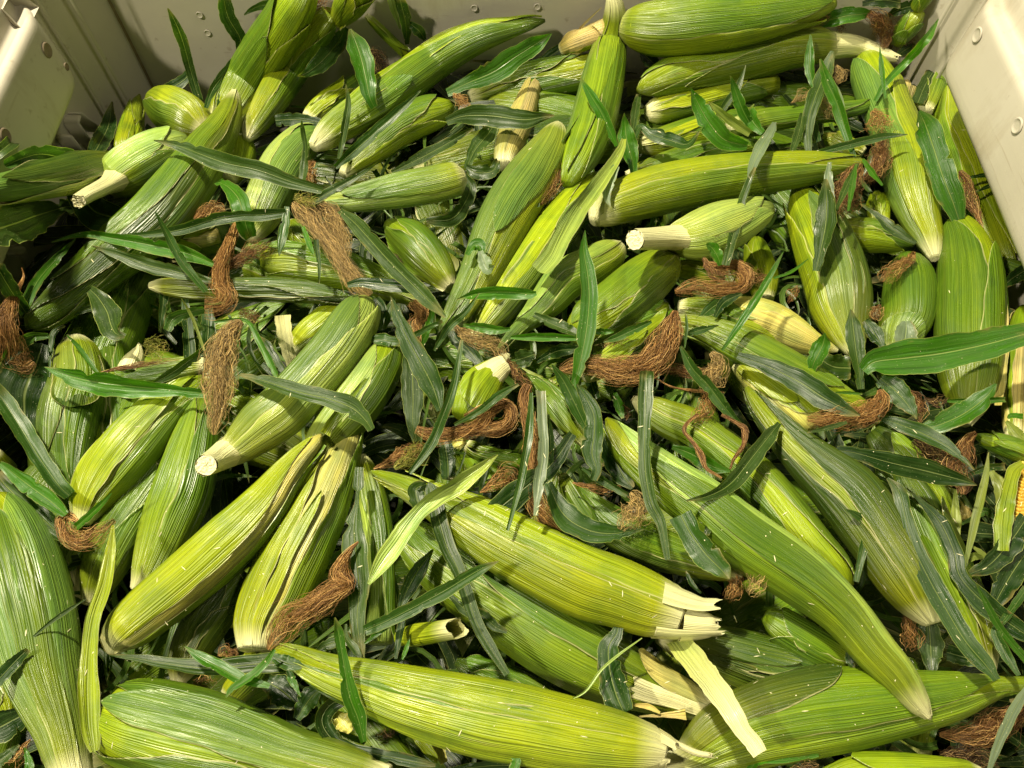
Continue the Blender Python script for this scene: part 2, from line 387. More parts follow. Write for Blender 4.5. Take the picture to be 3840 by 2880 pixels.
def husk_strip(s, L, tone, label, **k):
    if label[0] == '@': return blade(s, L, tone, 'husk_strip', EARS[label[1:]], None, mat=M_HUSK, tonemap=TONE, **k)
    return blade(s, L, tone, 'husk_strip', None, label, mat=M_HUSK, tonemap=TONE, cat='corn husk', **k)
SILKN = [0]
def silk(s, L, tone, label, dens=1.0, frizz=1.0, tuft=0.0):
    rs = np.random.RandomState(abs(hash_s(s)) % 99991)
    P = parse(s, L); K = 30; C4, ln = spline(P, 60); C = C4[:, :3]; R = C4[:, 3]*.74
    T, N, S = frames(C)
    area = (R.mean()*2*ln)
    n = int(np.clip(area/3.3e-6*dens, 26, 400))
    t0 = np.clip(rs.uniform(-.35, .6, n), 0, 1); t1 = np.clip(t0+rs.uniform(.3, .9, n), .1, 1)
    k = np.linspace(0, 1, K)[None]; tt = t0[:, None]+(t1-t0)[:, None]*k
    rho = (1.15*rs.uniform(0, 1, n)**.62)[:, None]; phi = rs.uniform(0, 6.28, n)[:, None]
    ang = phi+rs.uniform(-2.5, 2.5, n)[:, None]*tt
    def wob(a, f):
        return a*np.sin(tt*rs.uniform(.5, 1, n)[:, None]*f+rs.uniform(0, 6.28, n)[:, None])
    a1 = rho*np.cos(ang)+frizz*(wob(.38, 9)+wob(.19, 26)+wob(.06, 70))
    a2 = rho*np.sin(ang)*.8+frizz*(wob(.28, 10)+wob(.17, 28)+wob(.06, 70))
    env = .75+.7*tt; a1 = a1*env; a2 = a2*env
    # loose ends stray outwards
    stray = (rs.uniform(0, 1, n) < .33)[:, None]*np.clip(k-.55, 0, 1)**1.5*rs.uniform(-4, 4, (n, 1))*frizz
    a1 = a1+stray; a2 = a2+np.abs(stray)*.4
    def itp(A): return np.stack([np.interp(tt.ravel(), np.linspace(0, 1, 60), A[:, j]).reshape(tt.shape) for j in range(A.shape[1])], -1)
    c = itp(C); Nn = itp(N); Ss = itp(S); Rr = itp(R[:, None])[..., 0]
    p = c+Rr[..., None]*(a1[..., None]*Ss+a2[..., None]*Nn)
    tg = nrm(np.gradient(p, axis=1)); ref = nrm(rs.normal(size=(n, 1, 3))); s1 = nrm(np.cross(tg, ref)); s2 = np.cross(tg, s1)
    rad = (rs.uniform(.00011, .00024, n))[:, None, None]*(1-.5*k[..., None])
    V = np.stack([p+rad*(math.cos(a)*s1+math.sin(a)*s2) for a in (0, 2.094, 4.189)], 2)   # n,K,3,3
    F = []
    idx = np.arange(n*K*3).reshape(n, K, 3)
    for j in range(3):
        a, b = idx[:, :-1, j], idx[:, :-1, (j+1) % 3]; d, e = idx[:, 1:, j], idx[:, 1:, (j+1) % 3]
        F.append(np.stack([a, b, e, d], -1).reshape(-1, 4))
    F = np.vstack(F).tolist()
    u = np.repeat(np.repeat(rs.uniform(0, 1, n)[:, None], K, 1)[..., None], 3, 2)
    uv = np.stack([u.ravel(), np.repeat(np.repeat(k, n, 0)[..., None], 3, 2).ravel()], -1)
    par = EARS[label[1:]] if label[0] == '@' else None
    o = mesh_obj('silk' if par else 'silk_clump', V.reshape(-1, 3), F, M_SILK, par, ST[tone], uv, uv)
    if not par: tag(o, label, 'corn silk')
    return o
def hash_s(s):
    h = 7
    for ch in s: h = (h*31+ord(ch)) % 1000003
    return h
# ================================================================ the bin
def build_bin():
    XW, XP, YB, YF, ZF = .475, .412, .735, -.30, -.42
    root = thing('storage_bin', 'beige plastic harvest bin holding the pile of corn', 'storage bin', (0, .2, ZF))
    def extrude(name, prof, y0, y1, sgn, endround=0.0, ny=10, parent=root):
        # prof: list of (x,z), swept along y, the far end rounded back into the wall
        ys = np.r_[np.linspace(y0, y1-endround, ny), (y1-endround)+endround*np.sin(np.linspace(.15, math.pi/2, 10))] if endround else np.linspace(y0, y1, ny)
        V = []
        for y in ys:
            k = 1.0
            if endround and y > y1-endround: k = math.sqrt(max(0, 1-((y-(y1-endround))/endround)**2))
            for x, z in prof: V.append((sgn*(XW+.004-(XW+.004-x)*k), y, z))
        return mesh_obj(name, V, grid_faces(len(ys), len(prof)), M_PLAST, parent)
    def smoothprof(pts, n=40):
        o, _ = spline(np.array([[x, z, 0] for x, z in pts]), n); return [(a, b) for a, b, c in o]
    for sgn in (-1, 1):
        # flat lower side wall, then the curved corner post
        V = []; prof = [(XW, ZF), (XW, .30)]
        ya = .655
        path = [(XW, YF), (XW, 0), (XW, .3), (XW, ya-.06), (XW, ya-.02), (XW-.004, ya+.005), (XW-.012, ya+.02), (XW-.024, ya+.034), (XW-.036, ya+.046), (XW-.052, YB-.004), (XW-.058, YB+.01)]
        zz = np.linspace(ZF, .155, 12)
        for x, y in path:
            for z in zz: V.append((sgn*(x+.03*max(0, z)), y, z))
        mesh_obj('side_wall', V, grid_faces(len(path), len(zz)), M_PLAST, root)
        pr = smoothprof([(XW+.004, .040), (XW-.02, .040), (XP+.012, .043), (XP+.003, .049), (XP, .058), (XP+.0005, .08), (XP+.003, .112), (XP+.005, .118), (XP+.009, .1205), (XP+.016, .120),
                         (XP+.0185, .123), (XP+.020, .135), (XP+.0225, .141), (XP+.03, .144), (XP+.05, .147), (XW+.004, .150)], 70)
        extrude('wall_panel', pr, YF, .640 if sgn < 0 else .655, sgn, .05, 24)
        # fine ridge lines on the corner post
        for dy in (0.03, .055):
            x0 = XW-.004-(dy-.005)*.8; y0 = ya+dy*.75
            V = []
            for z in np.linspace(-.1, .15, 8):
                for dx in (-.0012, 0, .0012): V.append((sgn*(x0+dx+.03*max(0, z)-(.0012 if dx == 0 else -.001)), y0-dx, z))
            mesh_obj('post_ridge', V, grid_faces(8, 3), M_PLAST, root)
    # back wall with a shallow raised field
    xs = np.linspace(-XW-.02, XW+.02, 60); zs = np.linspace(ZF, .17, 40); V = []
    for x in xs:
        for z in zs:
            d = 0
            if abs(x+.02) < .33: d = .006*min(1, max(0, (.35-abs(x))/.012))
            V.append((x, YB+.02*max(0, z)-d*0+.0, z))
    mesh_obj('back_wall', V, grid_faces(len(xs), len(zs)), M_PLAST, root)
    # dark seam where the back wall meets the corner post
    for sgn in (-1, 1):
        V = []
        for z in np.linspace(-.2, .155, 8):
            xx = XW-.0555+.03*max(0, z)*.8
            for dx in (0, .0035): V.append((sgn*(xx-dx), YB-.0016-dx*.1+.02*max(0, z), z))
        mesh_obj('corner_seam', V, grid_faces(8, 2), M_BROWN, root)
    # front wall and floor
    mesh_obj('front_wall', [(-XW, YF, ZF), (XW, YF, ZF), (XW, YF, .15), (-XW, YF, .15)], [(0, 1, 2, 3)], M_PLAST, root, smooth=False)
    mesh_obj('bin_floor', [(-XW, YF, ZF), (XW, YF, ZF), (XW, YB+.02, ZF), (-XW, YB+.02, ZF)], [(0, 1, 2, 3)], M_PLAST, root, smooth=False)
    # round moulding holes on the panels, and small rivets on the back wall
    def disc(name, c, nrmv, r, mat, depth=.0, m=18):
        nrmv = nrm(np.array(nrmv, float)); a = nrm(np.cross(nrmv, [0, .1, 1])); b = np.cross(nrmv, a); V = []
        for rr, dd in ((1.25, -.0016), (1.1, -.0006), (1.0, -.0007), (.85, -.0013), (.5, -.0015), (.02, -.0015)):
            for j in range(m):
                an = j*2*math.pi/m; V.append(np.array(c)+(a*math.cos(an)+b*math.sin(an))*r*rr+nrmv*(dd+.0018))
        mesh_obj(name, V, grid_faces(6, m, True), mat, root)
    def hole(X, Y, sgn, r, mat=M_BROWN):
        c = at_x(X, Y, sgn*(XP+.0015)); disc('mould_hole', c, (-sgn, 0, .03), r, mat)
    def cc(fr, x, y): return COLX[fr[0]]+x/2.074, ROWY[fr[1]]+y/2.074
    hole(*cc('a1', 365, 390), -1, .0055); hole(*cc('a1', 40, 1060), -1, .0055); hole(*cc('a1', 513, 520), -1, .003)
    hole(*cc('d1', 1795, 272), 1, .0055, M_PLAST); hole(*cc('d1', 2105, 978), 1, .0055, M_PLAST)
    for f, x, y in (('a1', 1552, 115), ('a1', 1615, 255), ('b1', 1822, 62), ('c1', 445, 52)):
        X, Y = cc(f, x, y); d = ray(X, Y); c = CAM+d*(YB+.0/1)/d[1]; disc('rivet', c, (0, -1, .05), .003, M_PLAST)
    # square pocket and ledge groove in the left rim
    X, Y = cc('a1', 195, 95); c = at_x(X, Y, -(XP+.012))
    V = []
    for dy, dz, dx in ((-.02, 0, 0), (.016, 0, 0), (.012, .020, -.01), (-.016, .020, -.01)): V.append((c[0]+dx+.004, c[1]+dy, c[2]-.006+dz))
    for dy, dz in ((-.010, .003), (.009, .003), (.007, .015), (-.008, .015)): V.append((c[0]-.022, c[1]+dy, c[2]-.006+dz))
    mesh_obj('rim_pocket', V, [(0, 1, 5, 4), (1, 2, 6, 5), (2, 3, 7, 6), (3, 0, 4, 7), (4, 5, 6, 7)], M_PLAST, root, smooth=False)
    # vent ribs low in the left wall
    for x0, y0, x1, y1, w in ((530, 1060, 650, 1210, .0032), (485, 1160, 560, 1230, .0032), (705, 1050, 740, 1110, .006), (610, 880, 780, 1010, .0014), (600, 900, 590, 960, .0014), (590, 960, 690, 1110, .0014),
                              (300, 1590, 350, 1640, .005), (160, 1940, 180, 1960, .005)):
        a = at_x(*cc('a1', x0, y0), -.462); b = at_x(*cc('a1', x1, y1), -.462)
        d = nrm(b-a); s_ = nrm(np.cross(d, [1, 0, 0]))*w; h = np.array([.004, 0, 0]); V = []
        for p in (a, b):
            for q in (-s_-3*h, -s_*.8+h*.3, -s_*.3+h, s_*.3+h, s_*.8+h*.3, s_-3*h): V.append(p+q)
        mesh_obj('vent_rib', V, grid_faces(2, 6)+[(5, 4, 3, 2, 1, 0), (6, 7, 8, 9, 10, 11)], M_PLAST, root)
build_bin()
g = mesh_obj('ground', [(-6, -6, -.45), (6, -6, -.45), (6, 6, -.45), (-6, 6, -.45)], [(0, 1, 2, 3)],
             plain_material("concrete_floor", (.22, .21, .19), (.30, .28, .25), 3, .8, .3, .002), smooth=False)
g['kind'] = 'structure'
# ================================================================ ears of corn (traced in photo position, each at its own height in the pile)
E('A1', 'D 480,275,30 500,240,46 540,170,50 590,90,50 640,10,42 660,-30,30', 1.1, 'yg', "green ear leaning on the back wall, leftmost of the tall pair at the upper left")
E('A2', 'b1 50,1090,30 100,1000,75 230,800,118 380,560,135 520,340,130 640,180,110 700,110,80', 1.8, 'yv', "long yellow-green ear at the upper left with a dull grey leaf flap folded over it", wraps=[(40, 20, 70, .98, 'g', .001), (-80, 10, 75, .95, 'y', .001)])
E('A2b', 'b1 760,160,60 850,30,115 920,-80,120 980,-180,100', .8, 'yy', "bright yellow-green ear cut off by the top edge beside the tall pair", res=.7)
E('A3', 'a1 1600,1020,60 1530,970,150 1440,905,185 1340,850,185 1240,790,130 1180,755,60 1160,740,15', 1.6, 'yg', "short plump yellow ear in the back left corner showing its round stalk scar", wraps=[(-70, 10, 80, .95, 'g', .0005)])
E('A4', 'a1 790,1450,60 830,1430,110 900,1395,160 1020,1320,190 1150,1240,190 1280,1170,165 1400,1110,110 1460,1080,50', 2.7, 'wg', "ear at the left with a long cream stalk stub pointing to the lower left",
  wraps=[(60, 0, 85, .95, 'g', .0008), (-70, 0, 70, .9, 'w', .001)], stalk='a1 900,1400,95,3.0 840,1440,66,3.3 760,1480,58,3.8 690,1515,55,4.2 615,1560,52,4.6', bump=1.4)
E('A5', 'a1 1835,700,10 1827,760,46 1795,870,88 1725,1010,128 1615,1170,168 1480,1380,203 1245,1682,220 965,1932,206 725,2142,170 480,2352,138 300,2472,105 228,2530,55 205,2550,10', 2.5, 'gk', "very long dark green ear running diagonally down the left side with a dry split margin", seed=5,
  wraps=[(-65, 0, 62, .99, 'g', .001), (60, -10, 75, .97, 'k', .002), (28, 40, 30, .86, 'g', .002)])
E('A6', 'a1 980,1290,70 990,1150,95 1020,1000,85 1050,860,60 1075,770,30 1085,735,8', .6, 'yy', "small slim yellow ear standing in the shaded back left corner", res=.7)
E('A7', 'a1 900,1270,60 760,1290,110 560,1350,140 350,1400,135 150,1440,120 -60,1470,100 -150,1480,60', (1, 1.3), 'pg', "pale green ear by the left wall under a crinkled dark leaf", wraps=[(30, 0, 60, .95, 'k', .003), (-90, 0, 60, .95, 'w', .001)])
E('A8', 'a1 1780,1400,50 1830,1300,110 1860,1200,125 1870,1110,95 1870,1060,30', 1.3, 'yy', "short round-topped yellow ear just right of the dry tip of the longest ear", res=.7)
E('A9', 'b1 620,1010,30 540,1060,110 450,1150,150 340,1300,175 240,1500,170 150,1700,140 60,1850,80', (1.9, 1.4), 'pp', "wide grey-green ear with a yellowed top edge below the tall pair at the upper left", rev=1, wraps=[(0, 10, 80, .97, 'p', .001), (-80, 0, 50, .99, 'w', .001)])
E('A10', 'b1 570,1150,40 640,1090,90 760,990,115 900,900,130 1080,780,150 1300,620,150 1500,480,140 1700,360,130 1900,270,110 2100,220,75 2270,180,45 2370,160,14', 2.2, 'gg', "long plump green ear rising right towards the back wall with a wavy top seam",
  wraps=[(-60, 0, 40, .99, 'y', .0025), (20, 0, 80, .97, 'g', .001), (-30, 60, 60, .42, 'g', .002)])
E('A11', 'b1 800,1360,40 900,1260,80 1050,1140,120 1250,990,140 1450,890,130 1580,850,90 1640,820,50', 1.6, 'yg', "yellow-green ear with a pointed husk tip lying under the long plump ear near the top")
E('A12', 'b1 1745,1370,60 1735,1370,110 1650,1400,135 1480,1440,140 1250,1480,135 1050,1520,115 850,1560,85 680,1560,50 560,1550,25', 3.1, 'ww', "pale whitish-green ear pointing left with light silk hanging from its tip",
  wraps=[(-35, 0, 75, .98, 'w', .0004), (50, -15, 75, .8, 'p', .0005)], bump=.7)
E('A13', 'D 1209,268,7 1200,285,24 1185,320,39 1150,380,55 1110,440,58 1075,505,55 1035,590,43 995,665,31 960,725,18 945,750,6', 2.8, 'pg', "large grey-green ear in the upper middle with brown silk beside its dry top", rev=0,
  wraps=[(50, 0, 70, .97, 'p', .001), (-55, 15, 60, .9, 'y', .001), (0, 0, 40, .6, 'p', .001)])
E('A15', 'D 1290,385,18 1245,435,36 1195,500,47 1140,580,48 1080,660,42 1040,710,28 1020,735,10', 2.2, 'yp', "ear with a grey-green back and yellow side lying under the cream husk strip", rev=1, wraps=[(35, 10, 70, .97, 'p', .002), (-60, 0, 60, .98, 'y', .001)])
E('A16', 'c2 1080,470,60 1030,520,110 880,610,138 670,730,148 540,880,130 420,1000,90 320,1080,62 220,1180,42 120,1290,10', (2.2, 3), 'pw', "pale striped ear in the middle whose leafy tip points to the lower left",
  wraps=[(10, 0, 85, .98, 'p', .0008), (-70, 0, 60, .98, 'g', .001), (60, -10, 40, .8, 'w', .001)])
E('A17', 'c2 1500,540,70 1420,620,160 1270,740,205 1100,880,215 940,1000,200 800,1100,150 720,1160,80', 2.5, 'yv', "stout yellow-green ear with a small brown bruise, just below the cut cream stalk",
  wraps=[(55, 0, 75, .98, 'v', .0008), (-75, 0, 70, .98, 'g', .0008)])
E('A18', 'c2 1440,410,70 1500,405,110 1620,400,170 1760,370,200 1900,320,195 2040,260,160 2160,200,110 2260,160,50', 3.2, 'wy', "pale ear with a thick cut cream stalk facing left, right of centre",
  wraps=[(40, 0, 70, .96, 'w', .0008), (-60, 0, 70, .94, 'w', .0008)], stalk='c2 1640,400,105,3.3 1500,400,92,3.6 1400,405,86,4.0 1300,410,82,4.5 1210,412,80,5.0', bump=1.3)
E('A19', 'D 1283,480,12 1300,460,34 1340,435,46 1420,410,52 1520,390,50 1620,376,45 1720,365,38 1790,358,28 1850,352,14 1870,350,5', 2.7, 'yy', "long bright yellow-green ear lying nearly level across the upper right", seed=3, rev=0, wraps=[(-55, 0, 55, .97, 'y', .0005), (45, 0, 70, .98, 'v', .001)])
E('A20', 'c1 1030,-30,50 1045,60,75 1040,180,90 1010,350,130 970,550,160 920,780,170 860,1000,172 790,1180,150 720,1330,110 670,1430,50', 2.9, 'yv', "upright ear at top centre with a ruffled pale husk margin down its right side",
  wraps=[(70, 10, 50, .85, 'p', .004), (-40, -10, 50, .97, 'g', .001), (10, 20, 35, .98, 'v', .001)])
E('A21', 'D 1352,55,18 1375,58,44 1430,60,56 1520,50,58 1610,40,52 1690,28,42 1760,15,28 1800,8,12', 1.8, 'yg', "big smooth green ear along the top edge right of the upright ear", wraps=[(-40, 10, 75, .97, 'g', .001), (80, 0, 60, .95, 'y', .003)])
E('A22', 'D 1800,98,26 1760,98,38 1700,103,46 1620,120,54 1530,142,52 1450,165,42 1400,185,24 1380,195,8', 2.5, 'yv', "yellow-green ear at the upper right ending in a long split white stalk",
  stalk='D 1790,98,30,2.5 1830,98,24 1860,103,21 1890,112,17 1915,120,14 1936,126,8', bump=.7)
E('A23', 'c1 1300,880,60 1380,860,100 1600,810,110 1850,750,110 2100,690,95 2300,650,70', 1.7, 'yg', "green ear lying just beneath the ear with the long white stalk")
E('A24', 'c1 1240,1130,50 1400,1110,110 1650,1040,125 1950,960,110 2200,900,80', 1.2, 'gy', "shadowed green ear behind the bright upright leaves at the upper right")
E('A24b', 'd1 -150,990,50 50,960,95 200,930,90 400,900,75 600,880,65 760,860,65 880,840,55 960,810,35 1010,800,15', 2.4, 'gg', "slim leafy green ear at the upper right ending in a fat brown silk")
E('A25', 'c1 1150,1370,40 1280,1320,60 1450,1270,80 1700,1200,90 2000,1150,80 2150,1130,50', 2.1, 'gg', "thin green ear pressed along the top of the long level yellow ear")
E('A26', 'c1 190,1290,70 220,1150,105 280,1000,110 340,860,95 390,720,72 430,620,50 460,550,22 468,530,6', 1.4, 'yt', "narrow yellow ear with a dry frayed tip behind the flat grey-green leaf at top centre")
E('A27', 'c1 -80,760,50 100,710,110 350,650,145 600,600,150 850,540,140 1000,500,90', .9, 'yg', "half hidden ear lying level behind the upright ear at top centre")
E('A28', 'c1 640,380,50 740,330,75 860,280,85 990,230,90', 1.4, 'tt', "tattered straw-yellow ear end poking out left of the upright ear", res=.7, wraps=[(0, 0, 70, .9, 't', .003), (90, 0, 50, .95, 'y', .003)])
E('A29', 'd1 1465,2010,38 1445,1940,72 1405,1820,105 1350,1690,140 1290,1500,180 1250,1330,192 1200,1130,185 1110,900,175 1010,660,165 940,500,120 910,440,60', 2.2, 'yp', "large pale-backed ear at the right whose cut base points down",
  wraps=[(-40, 5, 75, .97, 'p', .0008), (60, 0, 60, .8, 'y', .001), (10, -20, 30, .5, 'y', .001)], cut=1)
E('A30', 'd1 1568,615,14 1562,680,60 1560,800,100 1570,930,110 1630,1080,130 1710,1280,142 1780,1500,138 1860,1720,130 1950,1930,110 2040,2080,60', 1.5, 'yy', "bright yellow ear standing by the right wall with a narrow wrinkled neck", wraps=[(55, 5, 55, .97, 'v', .0006), (-70, 0, 60, .97, 'y', .0005)])
E('A31', 'd2 1690,1850,40 1715,1720,110 1730,1560,190 1735,1350,230 1735,1100,240 1735,850,238 1720,620,215 1690,420,165 1650,300,110 1625,250,60', 2.3, 'yg', "tall broad green ear standing at the right under the bright upright leaf",
  wraps=[(-30, 0, 75, .98, 'g', .0006), (65, -12, 45, .8, 'g', .0015)])
E('A32', 'd2 850,1330,30 800,1180,120 740,950,215 690,700,235 620,480,225 540,290,190 450,130,130 400,20,60', 1.7, 'yp', "broad ear at the right with a flat pale grey-green husk leaf across it",
  wraps=[(10, 15, 42, .9, 'p', .002), (70, 0, 50, .95, 'k', .003), (-80, 0, 60, .95, 'y', .001)])
E('A33', 'd2 710,1275,16 640,1250,45 520,1215,95 380,1150,140 220,1070,160 60,1010,155 -80,960,120 -180,920,60', 2.0, 'cy', "pale cream-yellow ear with a pinched base lying level right of centre", bump=1.4, wraps=[(-40, 0, 75, .97, 'c', .0006)])
E('A34', 'd2 1120,1330,60 1170,1180,150 1240,1020,200 1265,850,208 1265,700,180 1250,600,135 1240,545,70', 1.7, 'gp', "squat green ear with a ribbed rounded flap below the cut pale base at the right", wraps=[(180, 0, 85, .99, 'g', .001), (10, 0, 75, .3, 'p', .002)])
E('A35', 'd2 700,350,80 820,370,120 960,385,130 1100,410,105 1220,445,60 1300,470,20', 1.6, 'gy', "small green ear with curled silk lying level between two tall ears at the right")
E('A36', 'd2 140,880,70 130,750,110 110,640,115 85,520,95 65,420,55 60,390,15', .9, 'yy', "yellow ear tip hidden behind the brown silk right of the cut cream stalk", res=.7)
E('A38', 'd2 2090,1950,70 2080,1650,85 2085,1400,95 2110,1150,80 2140,980,50 2150,930,20', 2.0, 'yt', "yellow stalky ear cut off by the right edge with a brown-ringed top", bump=1.6)
E('A39', 'd2 2250,700,60 2100,640,60 2000,600,45 1930,570,15', 1.6, 'yg', "small green ear tip poking in at the right edge beside the wall", res=.7)
E('B40', 'b2 1455,905,20 1400,880,50 1300,840,70 1150,770,105 1000,710,125 800,650,150 600,620,155 420,590,150 280,580,130 180,580,80', 1.9, 'yg', "ear lying level left of centre with a torn yellow end at its right", wraps=[(60, 0, 70, .97, 'g', .002), (-55, 5, 60, .97, 'v', .002)], bump=1.3)
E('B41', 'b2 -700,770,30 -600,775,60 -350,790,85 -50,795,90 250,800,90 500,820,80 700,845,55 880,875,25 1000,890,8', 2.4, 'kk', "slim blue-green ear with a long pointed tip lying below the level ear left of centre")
E('B42', 'b3 -145,650,98 -60,600,120 60,500,165 180,400,198 330,290,203 480,130,200 620,-30,198 760,-200,195 880,-380,180 955,-510,130 980,-585,50', 3.0, 'wg', "big glossy ear left of centre with its broad cream stalk at its lower left",
  wraps=[(-40, 0, 75, .98, 'p', .0006), (55, 0, 70, .98, 'w', .0006)], stalk='b3 -60,600,122,3.0 -140,650,104,3.3 -200,685,92,3.7 -235,702,86,4.1 -262,714,82,4.5', bump=1.1)
E('B43', 'b3 540,800,50 600,650,115 700,480,165 860,280,196 1020,60,186 1120,-120,145 1150,-240,50', 2.4, 'yg', "green ear tucked along the right side of the big pale glossy ear", wraps=[(-50, 0, 50, .96, 'w', .002), (50, 0, 70, .96, 'g', .001)])
E('B44', 'b3 150,2150,160 180,1950,220 270,1750,258 380,1500,262 500,1260,245 620,1030,215 720,800,175 800,600,125 850,460,85 885,360,45', 2.3, 'cy', "wide ear left of centre, its husk parted over a cream bulge at the top",
  wraps=[(-78, 0, 56, .93, 'y', .004), (70, 0, 54, .96, 'v', .004), (-8, -2, 12, .62, 'y', .003)])
E('B45', 'a4 855,775,20 880,700,105 980,590,172 1240,370,210 1500,150,214 1730,-60,210 1900,-220,196 2080,-420,162 2200,-590,122 2330,-750,88 2430,-850,60 2490,-920,38 2500,-940,10', 3.2, 'cy', "long ear at the lower left with a stained split and a dry grassy tip",
  wraps=[(-44, 0, 62, .97, 'y', .002), (68, 4, 26, .97, 'g', .003), (180, 0, 80, .95, 'g', .001)])
E('B46', 'a3 1060,1700,50 1130,1600,110 1230,1380,175 1330,1130,215 1430,880,220 1500,600,185 1550,380,140 1590,200,90 1600,120,40', 2.1, 'vg', "tall matt green ear standing behind the long split ear at the lower left",
  wraps=[(-50, 0, 50, .97, 'v', .001), (45, 0, 65, .98, 'g', .002)])
E('B47', 'a3 640,1170,50 690,1030,130 800,850,200 930,680,220 1080,500,210 1250,310,175 1400,180,125 1520,90,80 1590,40,40', 2.4, 'yv', "yellow-green ear at the left with a deep lengthwise crease, its tip under the hanging silk",
  wraps=[(-42, 0, 48, .97, 'y', .003), (60, 0, 55, .98, 'v', .001)])
E('B48', 'a3 580,-260,80 600,-150,150 610,50,190 560,280,205 530,480,190 520,700,150 530,880,100 545,1000,60 550,1100,25', 2.0, 'gp', "green ear at the left with layered flaps and orange silk at its lower tip", wraps=[(0, 0, 55, .5, 'k', .003), (-40, 0, 60, .95, 'g', .003), (50, 0, 50, .7, 'p', .002)])
E('B49', 'a4 570,1760,140 530,1600,150 470,1350,185 390,1100,240 320,860,280 260,560,305 190,260,300 120,0,275 40,-250,210 -30,-420,110', 3.0, 'yp', "huge pale green ear in the lower left corner with a browned yellow base",
  wraps=[(-35, 0, 60, .98, 'p', .001), (40, 0, 60, .98, 'p', .0015), (0, 0, 25, .9, 'g', .001)])
E('B50', 'D 222,1540,20 240,1545,60 290,1560,88 370,1580,98 450,1600,98 540,1625,85 630,1650,70 730,1670,60 840,1690,35', 3.2, 'yg', "broad blunt ear along the bottom edge with three husk leaves meeting in a point", rev=1,
  wraps=[(70, 0, 60, .99, 'g', .002), (-75, 0, 62, .97, 'g', .002), (20, 0, 35, .97, 'p', .0015)])
E('B51', 'c4 1440,1530,110 1390,1512,150 1250,1490,192 1000,1450,238 700,1400,268 350,1330,284 0,1262,284 -566,1115,236 -866,1020,190 -1166,930,138 -1450,800,80 -1600,735,38 -1640,715,12', 3.6, 'yg', "long bright ear at bottom centre pointing left with a dry stub at its right end",
  wraps=[(-60, 35, 75, .97, 'g', .0012), (60, 0, 50, .98, 'y', .0008), (-30, 0, 40, .98, 'y', .002)], stalk='c4 1420,1470,45,3.6 1480,1455,32 1560,1485,24 1680,1540,24 1790,1560,20', bump=.9)
E('B52', 'c4 1560,470,175 1500,445,200 1300,385,240 1050,285,260 800,200,268 330,-30,244 0,-215,222 -266,-370,150 -450,-470,105 -620,-560,70 -800,-630,32 -850,-650,8', 3.4, 'yg', "large smooth yellow-green ear in the lower centre with a torn hollow white end", rev=0,
  wraps=[(-20, 10, 85, .8, 'v', .0006), (80, 0, 60, .9, 'y', .0006), (-40, 0, 45, .98, 'y', .0012)])
E('B53', 'c4 1830,1225,65 1700,1170,112 1500,1090,150 1300,1020,190 1000,880,262 600,660,290 200,400,280 -200,130,240 -450,-80,180 -600,-250,90', 2.2, 'gv', "dull green ear beneath the smooth one with a dry straw-coloured broken end",
  wraps=[(-40, 0, 60, .97, 'v', .001), (50, 6, 50, .8, 'g', .002), (40, 0, 45, .24, 't', .003)])
E('B54', 'd4 1430,1280,12 1405,1250,45 1320,1140,95 1170,925,140 1000,740,163 760,450,188 450,190,228 -10,-120,240 -324,-380,222 -574,-560,192 -874,-800,138 -1050,-1010,60 -1090,-1060,15', 3.5, 'yw', "very long glossy ear sweeping to the lower right corner with a yellow tapered base",
  wraps=[(35, 5, 60, .97, 'w', .0008), (-50, -5, 62, .98, 'v', .0012), (10, 8, 30, .85, 'g', .0008)])
E('B55', 'c3 1195,200,30 1300,262,98 1450,350,138 1650,440,158 1900,620,168 2150,830,174 2350,1060,174 2550,1320,165 2750,1550,135 2850,1680,70', 2.8, 'yg', "ear right of centre, yellow at its broken stalk end, draped with brown silk threads", cut=1,
  wraps=[(60, 0, 60, .98, 'g', .001), (-70, 0, 55, .98, 'v', .0008)])
E('B56', 'd3 1450,1950,60 1375,1810,160 1250,1600,222 1050,1290,242 810,950,255 550,720,200 350,540,148 170,340,95 60,200,58 0,110,20', 3.1, 'yk', "dark green ear at the right with one bright yellow stripe between its two husk leaves",
  wraps=[(42, 0, 44, .97, 'k', .0015), (-62, 0, 52, .99, 'k', .0015)])
E('B57', 'D 1440,690,12 1520,712,30 1600,748,44 1700,798,42 1790,842,30 1870,880,14', (2.4, 2.6), 'yg', "slim striped ear crossing behind the dark blade towards the orange silk at the right")
E('B58', 'D 1590,785,14 1650,835,34 1700,880,44 1750,930,40', 2.3, 'cy', "cream-yellow ear partly hidden between two long dark ears right of centre", res=.7)
E('B59', 'c3 820,560,30 790,500,70 700,370,108 590,230,105 490,110,60 420,50,26 360,0,8', 3.2, 'gg', "small green ear with pale tip nodes just right of the centre silk", wraps=[(0, 0, 60, .97, 'g', .001), (80, 0, 60, .9, 'g', .001)])
E('B60', 'c3 2040,1560,40 1900,1520,90 1650,1450,130 1380,1360,165 1150,1260,165 950,1120,130 820,970,80 740,870,30', 2.6, 'gv', "green ear under the hanging blue-grey leaf, its tip lost in leaves right of centre", rev=0, wraps=[(20, 0, 70, .96, 'g', .001), (-70, 0, 60, .97, 'k', .001)])
E('B61', 'c3 640,800,40 690,900,70 760,1020,80 850,1150,75 920,1280,30', 3.0, 'gg', "short hairy green shoot with a broken-off top near the centre", wraps=[(0, 0, 50, .9, 'g', .001)], cut=1)
